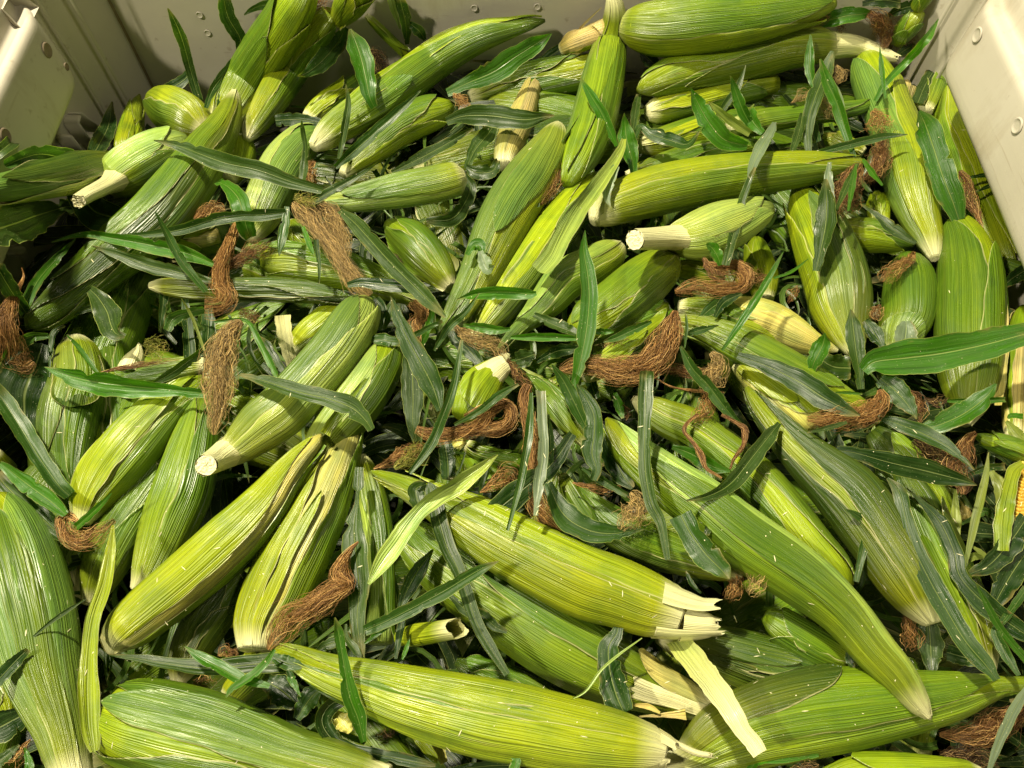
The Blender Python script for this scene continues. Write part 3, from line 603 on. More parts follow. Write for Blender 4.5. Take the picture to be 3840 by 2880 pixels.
E('B62', 'd4 -650,1640,60 -450,1600,140 -200,1450,245 100,1330,290 450,1250,308 800,1200,292 1200,1150,240 1550,1095,185 1850,1030,105 2000,1010,65 2200,1000,55', 2.6, 'yg', "massive green ear along the bottom right with a broad pointed leaf of husk over it",
  wraps=[(60, 0, 62, .97, 'v', .001), (-20, -10, 55, .9, 'v', .001), (-52, -10, 50, .50, 'k', .0018)])
E('B63', 'd4 1820,1690,40 1700,1680,70 1450,1690,110 1150,1700,140 850,1720,150 600,1780,100', 2.6, 'yy', "yellow ear cut off by the bottom edge near the lower right corner")
E('B64', 'c2 820,1500,40 900,1420,80 1020,1330,98 1150,1240,95 1280,1150,78 1380,1070,52 1450,1010,30 1495,960,10', 3.2, 'gy', "green ear tip at the centre wrapped in the biggest clump of orange-brown silk")
E('B65', 'c2 1540,930,50 1700,950,95 1900,1010,130 2150,1100,130 2350,1200,70', 1.9, 'yg', "striped yellow-green ear behind the large brown silk right of centre")
E('B66', 'c2 1060,1120,60 1200,1040,100 1340,970,95 1460,950,50', 2.2, 'yg', "yellow ear just left of the top of the biggest silk clump", res=.7)
E('B67', 'b2 1640,790,50 1560,690,120 1450,560,170 1330,430,165 1220,340,110 1150,280,40', 2.0, 'vg', "green ear with a sharp pointed husk fold left of the large grey-green ear",
  wraps=[(-25, 0, 45, .96, 'g', .003), (60, 0, 60, .96, 'g', .001)])
E('B68', 'b2 390,290,50 450,350,90 510,430,85 540,480,40', 1.3, 'yg', "bit of yellow-green ear showing behind the two hanging silks left of centre", res=.7)
E('B69', 'b2 400,1280,50 520,1170,110 680,1040,120 820,950,110 900,900,60', 1.5, 'yg', "yellow-green ear behind the upright pale cut stalk left of centre")
E('B70', 'a2 1600,1390,60 1450,1410,90 1280,1440,95 1100,1470,80 980,1470,60 850,1460,45 780,1460,20', 2.0, 'vg', "small shiny green ear below the exposed cob at the left")
E('B73', 'b2 2010,1395,70 1980,1425,95 1925,1490,130 1860,1580,160 1790,1700,150 1730,1800,90', 3.0, 'yc', "short yellow ear end pointing up at the centre with a broken stalk peg",
  stalk='b2 1960,1440,60,3 2010,1390,58 2040,1360,54 2060,1330,48', bump=1.7, wraps=[(0, 0, 80, .9, 'y', .001)])
E('B75', 'b3 950,640,30 980,740,70 1030,950,105 1080,1200,110 1100,1450,100 1100,1750,105 1080,2100,110', 1.9, 'wg', "narrow pale ear standing upright between the parted ear and the torn ear")
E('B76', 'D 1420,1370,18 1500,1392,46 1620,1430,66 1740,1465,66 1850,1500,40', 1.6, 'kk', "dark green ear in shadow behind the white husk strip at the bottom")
E('B77', 'd4 900,880,60 760,830,110 560,730,150 380,620,150 220,520,110 140,470,50', 2.2, 'vg', "green ear with a crinkled lower edge beneath the very long glossy ear", bump=1.4)
E('B78', 'd4 1880,900,60 1820,720,120 1700,420,170 1560,100,180 1420,-200,170 1300,-480,130 1200,-650,70', 2.3, 'kv', "long dark ear with yellow streaks at the lower right under a long folded leaf")
E('B80', 'd3 2260,660,70 2100,600,85 1960,550,75 1850,510,50 1790,490,25', 2.6, 'yg', "small light green ear with brown silk pointing left at the right edge")
E('B81', 'd3 1560,1200,60 1450,1020,140 1280,780,160 1100,570,140 980,450,70', 1.7, 'kv', "shadowed green ear behind the long glossy dark leaf at the right")
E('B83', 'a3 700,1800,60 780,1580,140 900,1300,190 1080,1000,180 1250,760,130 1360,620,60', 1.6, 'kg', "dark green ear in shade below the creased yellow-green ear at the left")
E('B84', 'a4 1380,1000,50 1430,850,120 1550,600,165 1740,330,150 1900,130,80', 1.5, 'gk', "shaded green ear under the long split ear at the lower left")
E('B85', 'b4 -80,1120,90 60,960,120 170,800,110 230,700,60', 1.6, 'yg', "green ear stub behind the leaf blades at the lower left centre", res=.8)
E('B88', 'b4 2450,1130,60 2250,1060,110 2000,970,130 1800,890,90 1680,830,30', 1.5, 'kg', "dark ear buried between the two large ears at the bottom centre")
E('B89', 'b1 530,930,60 640,840,90 780,740,95 920,630,60', 1.2, 'gy', "dark ear behind the second tall ear at the upper left", res=.7)
E('B90', 'd1 1180,330,40 1230,240,80 1290,160,80 1350,90,50', 1.4, 'yg', "small leafy yellow-green ear at the far upper right", res=.7)
E('B90b', 'd1 1330,60,50 1370,0,60 1420,-80,60', 1.6, 'yg', "yellow-green ear tip cut off by the top edge at the upper right", res=.7)
E('B91', 'd1 1380,870,60 1430,730,80 1480,560,85 1510,450,75 1530,390,35', 1.6, 'gv', "leafy green ear near the right wall, behind the wrinkled yellow neck")
E('B92', 'd1 900,1200,50 800,1150,70 680,1090,60 600,1050,25', 2.0, 'cy', "pale yellow husked ear end showing under the upright leaves at the upper right", res=.7)
E('B93', 'd1 1040,1750,60 1025,1650,80 1015,1560,65 1010,1500,25', 1.5, 'yy', "tiny bright yellow ear tip between the level ear and the large pale-backed ear", res=.7)
E('B90c', 'd1 1180,860,50 1210,760,75 1230,690,60 1250,640,20', 1.2, 'yt', "dim yellow ear end in the gap left of the yellow ear by the right wall", res=.7)
E('B96', 'a2 1240,370,50 1380,400,80 1560,400,80 1700,380,60', 1.3, 'ty', "straw-yellow ear end in the gap right of the longest ear", res=.7)
E('B97', 'a3 -60,620,60 40,800,90 60,1050,80', 1.4, 'gk', "green ear cut off by the left edge behind the dusty leaf", res=.7)
E('B98', 'c2 1500,640,50 1640,650,80 1800,690,70 1900,700,40', 1.7, 'gy', "green ear under the looped brown silk right of centre", res=.7)
E('B99', 'c3 -100,560,50 0,610,60 150,650,60 330,690,60', 2.4, 'gg', "small knobbly green ear behind the tip of the pale twisted husk", res=.8)
E('C01', 'c3 900,60,60 1050,100,100 1150,160,80', 1.6, 'kg', "shaded striped ear below the biggest silk clump", res=.7)
E('C02', 'd3 1500,880,20 1550,930,45 1650,1000,60 1700,1150,60', 1.4, 'tk', "cut pale ear end in the shadow under the glossy dark leaf at the right", res=.7)
E('C03', 'd4 1300,1000,40 1250,860,60 1230,800,30', 1.6, 'yg', "bit of green ear beside the reddish silk at the lower right", res=.6)
E('C04', 'a4 -60,1000,90 20,1150,110 60,1300,60', 1.6, 'yv', "yellow-green ear showing behind the huge ear in the lower left corner", res=.7)
E('C05', 'b1 980,120,20 1100,240,34 1200,340,34 1320,450,30', 1.3, 'yv', "thin ridged stalk-like ear lying in the gap near the back wall", res=.7)
E('C06', 'c2 560,1560,60 620,1530,60 760,1480,70', 1.9, 'gg', "green ear showing between the upright leaves just below centre", res=.7)

# torn open end of the large smooth ear
r52 = EARS['B52']
def ragged_shell(parent, s, L, a0, a1, tone, seed, name='torn_husk', flare=0.0):
    rg = random.Random(seed); P = parse(s, L); C4, ln = spline(P, 22); C = C4[:, :3]; R = C4[:, 3]; T, N, S = frames(C); m = 20
    th = np.radians(np.linspace(a0, a1, m)); q = np.linspace(0, 1, 22)
    ph_ = rg.uniform(0, 6); end = np.array([.88+.07*math.sin(j*.55+ph_)+.05*math.sin(j*1.3+ph_*2)+rg.uniform(-.03, .03) for j in range(m)])
    V = []; U1 = []; U2 = []
    for i in range(22):
        for j in range(m):
            f = q[i]*end[j]; c = np.array([np.interp(f, q, C[:, k]) for k in range(3)]); rr = np.interp(f, q, R)*(1+.04*math.cos(th[j]*7))
            V.append(c+rr*(math.cos(th[j])*N[i]+math.sin(th[j])*S[i])); U1.append((th[j]*R.max()*100, f*ln*100)); U2.append((.5, .022*(1-f)))
    return mesh_obj(name, V, grid_faces(22, m), M_HUSK, parent, TONE[tone], U1, U2)
ragged_shell(r52, 'c4 1380,415,228 1500,447,204 1620,468,176 1760,475,140 1910,440,100', 3.45, -150, -12, 'w', 3)
ragged_shell(r52, 'c4 1380,418,226 1500,450,202 1620,478,172 1760,510,126 1940,540,80', 3.45, 35, 150, 'w', 4)
stub(r52, 'cob_end', 'D 1470,1342,40,3.4 1500,1346,34,3.4 1530,1350,26 1545,1352,18', 3.4, 'c')

ragged_shell(EARS['B51'], 'c4 1370,1508,150,3.6 1430,1525,128 1480,1545,112 1520,1560,100', 3.6, -170, -20, 'c', 8)
ragged_shell(EARS['B51'], 'c4 1370,1510,148,3.6 1430,1530,124 1470,1545,106 1500,1560,96', 3.6, 20, 160, 'c', 9)

ragged_shell(EARS['B73'], 'b2 1910,1500,138,3.0 1980,1440,108 2030,1400,92 2065,1375,84', 3.1, -175, 175, 'c', 12)

ragged_shell(EARS['B53'], 'c4 1838,1228,62 1800,1215,92 1700,1175,122 1500,1092,160 1300,1020,200 1120,930,245', 2.2, -35, 110, 't', 14, 'broken_end')
# ================================================================ leaves, husk strips, silk
G = 'loose leaf'
def LL(rows):
    for r in rows:
        kw = r[4] if len(r) > 4 else {}
        Lf(r[0], r[1], r[2], r[3], **kw)
LL([
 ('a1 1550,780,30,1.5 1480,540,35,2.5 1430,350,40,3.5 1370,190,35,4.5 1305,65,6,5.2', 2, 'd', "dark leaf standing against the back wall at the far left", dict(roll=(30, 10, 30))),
 ('a1 1200,715,10 1330,680,40 1450,600,35 1490,500,10', 2, 'd', "short dark leaf curling up behind the plump corner ear"),
 ('a1 1700,850,10 1760,640,40 1880,450,50 1960,330,12', 1.9, 'd', '@A1'),
 ('a1 1600,840,8 1660,690,30 1780,540,40 1930,340,15', 2.1, 'd', '@A1'),
 ('b1 -10,400,10 0,300,50 -90,140,60 -130,-30,50', (2.2, 4), 'd', "broad dark leaf rising up the back wall left of the tall pair"),
 ('a1 -60,1230,38 60,1130,46 180,1040,46 300,970,38 415,873,4', (3, 4), 'b', "narrow leaf at the left edge pointing up right with a fly on it", dict(cup=.5)),
 ('a1 40,1290,15 180,1230,55 330,1200,70 520,1240,85 700,1290,60 800,1310,20', 2.2, 'm', '@A7', dict(wav=.25)),
 ('b1 640,1480,30,3.4 420,1420,50,3.6 134,1320,70 -100,1270,74 -300,1200,65 -460,1140,40 -670,1092,4', 3.9, 'b', '@A12', dict(roll=(0, 10, -10), wav=.05)),
 ('a1 1690,1412,8,3.2 1770,1450,45,3.6 1850,1540,70,3.8 1890,1660,75,3.6 1920,1780,65,3.2 1950,1850,45,2.8', 3, 'g', '@A9', dict(roll=(30, -20, 10))),
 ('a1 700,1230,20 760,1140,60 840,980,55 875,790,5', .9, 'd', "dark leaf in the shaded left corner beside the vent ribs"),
 ('a1 640,1390,30 630,1500,110 740,1640,140 900,1700,90 960,1800,30', 1.3, 'd', "wide dark square-cut leaf beneath the cream stalk stub at the left"),
 ('a2 560,150,10 480,165,30 300,220,120 140,280,150 -20,330,150 -120,360,120', (2, 2.6), 'b', "broad grey-blue leaf with a pale midrib at the left edge", dict(cup=.15, roll=(0, -5))),
 ('a2 1660,600,22 1450,520,55 1200,460,60 900,405,42 650,372,22 400,432,4', 3.5, 'g', '@B40', dict(cup=.5, roll=(20, 10, 0))),
 ('b2 360,200,35 150,220,46 0,225,42 -200,255,46 -450,330,40 -700,370,25 -1090,390,4', (3.9, 3.3), 'm', '@A12', dict(cup=.4, wav=.06)),
 ('a2 1640,735,22 1400,670,48 1150,612,56 900,520,34 710,460,3', (3, 3.5), 'b', '@B40', dict(roll=(0, 15))),
 ('a2 1600,815,22 1420,585,36 1300,370,28 1208,197,4', (3, 4.8), 'm', '@B40', dict(cup=.4)),
 ('a2 700,800,20 760,860,60 830,970,95 860,1070,90 900,1140,60 970,1165,12', (3, 3.3), 'b', '@A5', dict(wav=.22, cup=.1)),
 ('a2 740,930,28 550,990,20 400,1030,4', 2.4, 'b', '@A5'),
 ('a2 380,1160,20 250,1170,40 120,1240,55 0,1390,20', 3.3, 'm', "curled leaf over the orange silk at the left edge", dict(cup=.7)),
 ('a2 180,940,40 300,720,36 440,560,30 590,400,4', (2, 3), 'g', "slim leaf pointing up right in the dark gap at the left"),
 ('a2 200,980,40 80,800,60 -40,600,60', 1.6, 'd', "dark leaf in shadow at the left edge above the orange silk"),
 ('a2 1610,1612,14 1300,1580,48 1050,1560,72 800,1530,90 560,1480,62 345,1403,4', (3.2, 4), 'g', '@B47', dict(cup=.45, roll=(10, 25, 0))),
 ('a2 765,1460,12 620,1260,18 520,1153,4', (2.5, 3.2), 'g', '@B48'),
 ('a2 1590,950,30 1450,985,38 1345,1030,48 1300,1120,30', 3.1, 'm', '@B40', dict(roll=(40, 0))),
 ('a2 1590,1275,10 1490,1010,12 1410,870,3', (3, 4), 'y', "thin pale blade standing left of the hanging gold silk"),
 ('a2 1150,1550,8 1320,1460,36 1520,1320,34 1700,1200,20', 2.9, 'b', '@B47'),
 ('a3 330,-230,50 290,-100,150 230,40,225 190,170,220 190,320,150 200,470,60 205,560,8', 2.5, 'd', "wide flat dusty dark leaf with a thin pale midrib at the left", dict(cup=.05, roll=(0, 5))),
 ('a2 380,1480,6 395,1280,12 420,1140,22 500,1080,12', 2.7, 'm', "thin curled leaf edge above the dark leaf at the left"),
 ('a2 1290,700,30 1270,900,32 1240,1130,10', 2.3, 'd', "upright narrow leaf in the shade left of centre", dict(roll=40)),
 ('a2 1480,1360,45 1460,1100,40 1430,800,20', 2.3, 'd', "upright dark strap leaf left of the gold silk"),
 ('a2 1600,1320,55 1620,1100,55 1610,950,40', 2.5, 'd', "flat dark strap leaf directly behind the gold silk", dict(cup=.1)),
 ('b2 170,1380,10 260,1440,40 300,1440,50 200,1250,50 150,1180,20', 2.0, 'd', "dark leaf left of the upright cut stalk"),
 ('b2 -200,1050,10 40,1040,12 150,1200,25 280,1460,22 300,1480,6', 3.6, 'g', "thin green blade bending down to the left of the upright cut stalk"),
 ('a3 540,950,45 450,860,60 310,660,62 150,400,70 20,200,62 -60,100,50', (3, 4), 'm', '@B48', dict(cup=.5)),
 ('a3 360,610,10 260,520,52 140,400,50 60,300,20', 3.1, 'd', '@B48'),
 ('a3 510,1100,28 400,1000,60 220,870,64 80,760,40 0,700,20', 3.6, 'g', '@B48', dict(cup=.4)),
 ('a3 590,1345,6 430,1220,60 250,1060,95 90,920,90 -40,780,70', 3.0, 'b', "dusty grey-green leaf sloping down to the orange silk at the left", dict(cup=.1, wav=.15)),
 ('a3 590,1195,28 690,1110,30 790,1015,22 870,932,3', (3.5, 4.2), 'g', '@B48'),
 ('a4 190,700,5 350,560,12 500,450,18 665,345,3', 3.9, 'b', "thin leaf blade lying across the huge lower left ear"),
 ('a4 -40,1000,50 90,860,52 215,735,24', 4.1, 'd', "dark square-ended leaf at the left edge over the huge ear"),
 ('a4 270,1180,15 150,1260,90 0,1340,120 -100,1380,100', 2.2, 'd', "dark leaf beneath the huge ear at the lower left edge"),
 ('a4 -60,1650,50 60,1560,40 150,1480,10', 2.2, 'b', "blue-grey leaf in the bottom left corner"),
 ('a4 200,1740,20 230,1640,30 190,1500,8', 2.6, 'g', "small curled bright leaf in the bottom left corner"),
 ('b4 500,850,60,3.4 300,840,75 100,850,70 -200,880,60 -380,870,55 -600,840,42 -800,805,25 -1020,778,4', 3.6, 'b', '@B51', dict(cup=.3, wav=.05)),
 ('b4 230,1020,20 0,960,45 -150,880,45 -300,800,40 -430,716,5', 4.2, 'g', '@B51', dict(cup=.35)),
 ('b4 270,735,12 190,850,28 80,950,32 -60,1040,24 -110,1110,5', 4.4, 'g', '@B51'),
 ('b1 1045,835,10 1010,760,45 985,640,70 950,480,86 905,340,75 855,225,10', (2.8, 4.4), 'g', '@A10', dict(cup=.2, roll=(-10, -25))),
 ('b1 770,1235,15 810,1010,28 842,800,22 825,655,3', (2.4, 3.8), 'b', "narrow grey blade standing in front of the long plump ear's lower end"),
 ('b1 740,1300,18 880,1180,42 1050,1030,42 1250,850,32 1405,705,4', (2.4, 3.8), 'm', '@A11', dict(cup=.5)),
 ('b1 480,1440,25,3.4 500,1300,30 510,1150,22 490,1020,18 482,938,4', (3.2, 5), 'b', '@A12', dict(roll=30)),
 ('b1 555,1575,25 700,1490,35 880,1390,24 1072,1265,4', (3.8, 4.4), 'b', '@A12'),
 ('b1 275,935,45 450,930,48 660,960,30', 2.2, 'd', "dark strap leaf cut square below the second tall ear", dict(cup=.1)),
 ('b1 820,210,20 760,330,65 640,470,70 530,560,35 445,592,5', 2.8, 'm', '@A2', dict(cup=.1, roll=(10, 20))),
 ('b1 590,90,10 690,100,40 790,170,50 810,200,10', 2.9, 'y', '@A2', dict(cup=.1)),
 ('b1 1610,720,15 1780,640,52 1966,560,85 2130,450,80 2320,330,55 2422,262,5', (2.2, 3.8), 'g', '@A27', dict(cup=.2, roll=(10, -15))),
 ('b1 1605,945,22 1750,900,60 1960,900,85 2200,930,70 2350,910,35 2445,898,4', 2.7, 'b', '@A11', dict(cup=.15)),
 ('b1 420,-60,30 260,20,35 120,60,24 32,115,4', (2.6, 3.8), 'm', "pale-tipped leaf hanging over the top of the tall pair"),
 ('b1 1160,-60,30 1190,60,26 1245,225,4', (3.5, 2.8), 'x', "white-lit blade hanging from the top edge near the back wall"),  # glint put into the colour by the whitish tone
 ('b1 1300,345,10 1290,180,45 1240,-20,45', (1.2, 2.5), 'd', "dark leaf against the back wall near the top centre"),
 ('b1 1440,310,12 1390,240,42 1290,160,6', 1.6, 'd', "small dark leaf at the foot of the back wall"),
 ('b1 1760,1310,15 1830,1160,52 1930,1040,60 1990,950,20', 1.9, 'b', "dusky leaf in the gap right of the pale whitish-green ear's base"),
 ('b1 1760,1300,20 1840,1340,55 1960,1330,50 2010,1250,15', 2.2, 'b', '@A12', dict(wav=.3)),
 ('b1 1740,1360,12 1790,1450,45 1760,1560,50 1650,1700,60 1450,1720,20', 2.5, 'b', '@A12', dict(wav=.2)),
 ('b1 1180,1340,10 1380,1240,42 1620,1110,38 1810,1000,10', 1.9, 'b', "long dusky leaf under the pointed yellow-green ear at the top"),
 ('b1 660,1000,12 715,885,35 850,765,35 900,715,8', 2.4, 'b', '@A10'),
 ('c1 1065,1135,12 1005,1010,40 945,880,46 860,740,36 780,603,4', (3, 4.6), 'g', '@B91' if False else "narrow bright-edged leaf leaning up left over the upright ear's base"),
 ('c1 1198,1340,8 1175,1210,58 1140,1080,72 1128,960,30 1124,878,4', (3, 4.4), 'g', "short cupped leaf standing left of the slim top right ears"),
 ('c1 1190,1090,20 1245,985,26 1330,1040,42 1480,1090,52 1610,1120,35 1705,1025,5', 3.3, 'm', "twisted leaf arching right from the top of the cream husk strip", dict(wav=.25)),
 ('c1 2080,1135,30 1900,1085,75 1780,950,78 1695,800,52 1638,688,4', (2.8, 4.4), 'g', '@A24b', dict(cup=.35)),
 ('c1 2100,1040,25 2000,970,36 1880,880,30 1778,788,4', (3, 3.8), 'y', '@A24b'),
 ('c1 2110,980,30 2040,850,46 1985,700,30 1948,588,4', (3, 4.4), 'g', '@A24b'),
 ('c1 1840,920,20 1920,800,30 2000,690,28 2065,505,4', (2.4, 3.6), 'b', "grey blade slanting up beside the bright leaves at the upper right"),
 ('c1 1190,1010,20 1208,870,32 1235,730,20', 2.2, 'b', "drooping grey leaf right of the upright ear"),
 ('c1 1390,530,20 1310,450,62 1240,390,8', 1.7, 'd', "dark leaf hood in the gap right of the upright ear"),
 ('c1 1060,1290,25 1010,1400,44 985,1520,32 1012,1612,4', (3.9, 3.4), 'x', "whitish hanging leaf tip beside the cream husk strip"),
 ('c1 400,540,30 600,400,42 760,300,6', 1.7, 'd', "dark blade in shadow below the torn straw-yellow ear end"),
 ('c1 455,1610,10 430,1500,20 400,1400,5', 3.1, 'd', "tiny dark blade on the large grey-green ear"),
 ('d1 215,950,12,3.2 190,1020,35,3.6 110,1150,46 50,1280,36 2,1445,4', 3.9, 'x', "shiny white-grey leaf drooping in front of the level yellow ear"),
 ('d1 515,222,8 630,160,52 780,120,62 900,108,42 978,95,4', (2.4, 3.4), 'g', "bright leaf above the ear with the long white stalk", dict(cup=.25)),
 ('d1 530,705,12 492,550,36 490,400,30 497,268,4', (3, 4), 'g', "narrow twisted leaf standing on the long white stalk ear"),
 ('d1 480,1190,12 478,960,46 530,760,58 615,550,56 665,395,12', (3, 4.2), 'b', '@A24b', dict(roll=(0, 20))),
 ('d1 835,1222,12 765,1000,38 700,800,44 620,620,42 572,458,5', (3, 4.9), 'g', '@A19', dict(cup=.45)),
 ('d1 765,885,8 720,750,22 675,635,8', 3.8, 'x', "small white-lit leaf tip among the upper right silks"),
 ('d1 1080,765,4 1052,550,20 1035,368,3', (3.6, 4.6), 'g', "tiny upright blade over the large pale-backed ear"),
 ('d1 1000,785,15 1080,650,24 1250,470,30 1400,300,32 1492,148,4', (2.9, 4.6), 'g', '@A24b', dict(cup=.5)),
 ('d1 510,1200,18 700,1150,30 900,1100,32 1080,1060,26 1252,1045,3', (3.1, 3.8), 'm', '@A19'),
 ('d1 1650,1710,45 1600,1560,85 1530,1380,98 1455,1150,90 1395,980,84 1342,862,14', (2.8, 4.6), 'g', '@A31', dict(cup=.25, roll=(0, -15))),
 ('d1 1590,475,15 1680,330,60 1790,150,62 1850,-20,40', (2.5, 4), 'g', "glossy green leaf hanging over the right wall panel"),
 ('d1 1310,445,20 1490,300,92 1610,170,85 1760,30,40', (2, 3), 'd', "broad dark leaf beside the glossy leaf at the upper right", dict(cup=.1)),
 ('d1 1150,450,10 1230,390,35 1310,345,10', 2.6, 'd', "short dark leaf right of the white stalk tip"),
 ('d1 1200,850,40 1450,880,50 1680,895,48 1790,850,25', 1.2, 'd', "dark strap leaf lying behind the wrinkled yellow neck"),
 ('d1 1740,1378,10 1880,1362,20 1935,1410,22 1880,1450,16 1775,1492,8', 2.8, 'd', "thin leaf loop sticking out towards the right wall"),
 ('d1 340,1215,10 400,1050,36 440,880,24', 3.2, 'b', '@A24b'),
 ('d2 540,655,12 580,470,52 612,290,78 620,110,62 612,-60,12', (3, 4.6), 'b', '@A19', dict(roll=(0, 25, 0))),
 ('d1 690,1650,6 655,1540,28 635,1400,34 645,1260,12', (3.8, 4.2), 'x', '@A19'),
 ('d1 690,1640,4 745,1520,24 800,1400,26 868,1272,8', 4.0, 'b', '@A19'),
 ('d1 790,1642,4 820,1450,24 852,1272,7', 4.1, 'g', '@A19'),
 ('d1 1057,1442,4 975,1340,22 905,1238,10', (3.6, 3.2), 'g', '@A19'),
 ('d1 125,1035,15 50,950,55 0,850,60', 3.2, 'g', "cupped green leaf base below the bright upper right leaves"),
 ('d1 560,1100,20 500,900,30 470,850,12', 2.8, 'd', "dark bent leaf among the upper right silks"),
 ('d1 1100,120,10 1200,70,45 1350,30,40', 1.9, 'd', "dark leaf at the top edge near the right corner"),
 ('d1 560,-40,20 590,20,20 600,85,5', 2.4, 'b', "small grey leaf tip hanging from the top edge at the right"),
 ('d1 900,30,12 1050,0,50 1200,20,40', 1.6, 'd', "dark leaf lying against the back wall at the right"),
 ('d1 1330,800,50 1400,640,50 1500,480,45 1530,430,12', 2.0, 'b', '@B91', dict(cup=.1)),
 ('d2 905,1430,20 1000,1360,95 1250,1330,138 1550,1290,135 1900,1215,115 2250,1120,80', (3.4, 4.4), 'g', "large dark green leaf with a pale midrib reaching in from the right edge", dict(cup=.3, roll=(0, 8))),
 ('d2 500,1445,10 530,1350,58 590,1230,62 612,1138,6', (3, 4), 'g', "small upright leaf at the pinched base of the cream-yellow ear"),
 ('d2 570,1340,50 680,1400,105 810,1410,85', 2.7, 'b', "ribbed blue-grey strap under the small upright leaf", dict(cup=.1, wav=.2)),
 ('d2 888,1575,4 875,1440,32 855,1300,56 830,1110,62 812,955,6', (2.8, 3.8), 'b', '@A32'),
 ('d2 1070,1260,8 1000,1150,58 920,1040,28', 2.7, 'd', "dark pointed leaf right of the broad pale-leaved ear"),
 ('d2 1240,1045,30 1240,1130,78 1225,1240,80', 2.8, 'x', '@A34', dict(cup=.3)),
 ('d2 1315,440,16 1130,322,44 1000,210,18 878,133,4', 3.3, 'b', '@A35'),
 ('d2 210,712,8 350,660,12 480,560,3', 3.0, 'g', "thin curved blade left of the broad pale-leaved ear"),
 ('d2 -190,1275,6 -95,1130,24 60,900,30 190,680,22 284,505,4', (3.2, 4.8), 'g', '@B56', dict(cup=.4)),
 ('d2 1980,790,10 2080,705,50 2220,620,50', 2.2, 'd', "dark leaf entering from the right edge beside the tall ear"),
 ('d3 2150,335,22 2060,330,20 2030,350,8', 2.9, 'g', "small rolled leaf at the right edge above the light green tip"),
 ('d3 2230,560,30 2110,480,50 2020,370,12', 2.8, 'y', "pale green leaf bract at the right edge"),
 ('d3 -70,-140,20 150,-60,62 400,60,88 600,190,88 770,280,50 882,328,4', (3.2, 4.1), 'd', '@B57', dict(cup=.25)),
 ('d3 780,380,12 630,425,20 470,462,4', 3.9, 'b', "thin pale blade below the orange silk at the right"),
 ('d3 690,148,5 780,150,12 900,160,8', 3.6, 'g', "tiny green blade lying on the orange silk at the right"),
 ('d3 1300,430,18 1450,415,58 1670,320,85 1850,190,62 1942,82,5', (3.2, 4.2), 'g', "bright curved leaf over the foot of the tall broad ear", dict(cup=.35)),
 ('d3 1560,215,12 1800,212,24 2012,205,20', 3.1, 'g', "rolled green leaf lying level behind the bright curved leaf", dict(cup=.7)),
 ('d3 1040,40,50 1140,120,92 1250,240,62 1322,355,5', 3.2, 'm', "pointed green leaf left of the dark silk at the right", dict(cup=.1)),
 ('d3 1030,340,20 1200,400,52 1400,480,62 1580,580,42 1768,752,5', (3.1, 3.7), 'm', "long drooping leaf above the glossy dark leaf at the right"),
 ('d3 700,598,25 850,620,48 1100,690,78 1400,760,88 1650,825,50 1792,868,4', (3.6, 4.2), 'd', '@B56', dict(cup=.15, wav=.07)),
 ('c3 2330,385,12 2255,480,50 2130,640,62 1960,850,60 1790,950,36 1600,992,5', (3.8, 4.6), 'b', '@B56', dict(cup=.45, roll=(0, 20, 0))),
 ('d3 1945,2385,6 1860,2270,60 1700,2080,82 1560,1850,74 1430,1620,78 1300,1350,64 1230,1100,52 1185,920,48 1092,815,8', 3.9, 'm', '@B62', dict(cup=.2)),
 ('d3 2250,2080,50 2050,1950,75 1850,1790,80 1660,1580,60 1610,1380,60 1500,1150,55 1380,1020,25 1240,888,3', 3.2, 'd', "long dark drooping leaf at the lower right behind the folded leaf", dict(cup=.1)),
 ('d3 850,1620,20 910,1350,32 945,1190,20 880,1120,34 775,1058,5', (3.3, 4), 'm', "folded dark leaf standing on the dark striped ear at the right"),
 ('d3 1700,1500,10 1770,1180,28 1850,850,26 1882,615,3', (2.9, 4), 'y', "long straw-yellow blade standing at the right", ),
 ('d3 1610,1420,30 1625,1150,36 1620,900,8', 2.4, 'y', "shorter straw-coloured blade in the dark gap at the right"),
 ('d3 1640,1500,6 1760,1425,30 1880,1432,5', 2.8, 'y', "straw-yellow shred at the foot of the standing yellow blade"),
 ('d3 1745,1340,5 1820,1390,18 1885,1432,4', 3.0, 'y', "thin pale shred beside the foot of the yellow blade"),
 ('d3 1640,1180,8 1780,1120,20 1860,1070,30 1930,1140,6', 2.2, 'v' if False else 'm', "curled shred of husk in the dark gap at the right"),
 ('d3 1700,800,10 1850,740,25 2010,720,30', 2.4, 'm', "bent husk shred left of the exposed kernels"),
 ('d3 1900,760,20 1980,900,50 1960,1100,20', 2.5, 'y', "ragged husk flap left of the exposed kernels"),
 ('d3 2180,1120,60 2060,1300,80 1900,1480,70 1740,1560,20', 3.3, 'd', "dark crinkled leaf across the bottom of the exposed kernels", dict(wav=.2)),
 ('d3 2250,1300,90 2100,1500,90 1980,1700,70 1880,1900,15', 3.1, 'd', "large dark crumpled leaf at the right edge below the kernels", dict(wav=.2)),
 ('d4 2200,850,28 1985,590,30 1880,410,25 1783,222,3', (3, 4.4), 'g', "slim pointed leaf with a reddish tip at the lower right"),
 ('d4 2115,940,14 2010,760,42 1935,600,30 1990,520,6', 3.4, 'm', "small drooping leaf beside the tip of the bottom right ear"),
 ('d4 1880,1690,14 1965,1450,32 2085,1200,36 2180,1040,20', (3.8, 3.2), 'x', "pale grey-white blade in the bottom right corner"),
 ('d4 1440,905,30 1430,720,90 1420,530,60', 2.4, 'b', "blue-grey leaf with a white midrib above the massive bottom ear", dict(cup=.05)),
 ('d4 1900,850,20 1700,800,60 1560,760,60', 2.2, 'd', "dark leaf lying level behind the folded leaf at the lower right"),
 ('d4 1960,560,20 2060,430,28 2180,260,28', 3.3, 'm', "grey-green blade slanting in from the right edge"),
 ('d4 790,740,15 800,830,30 835,880,8', 3, 'd', '@B77'),
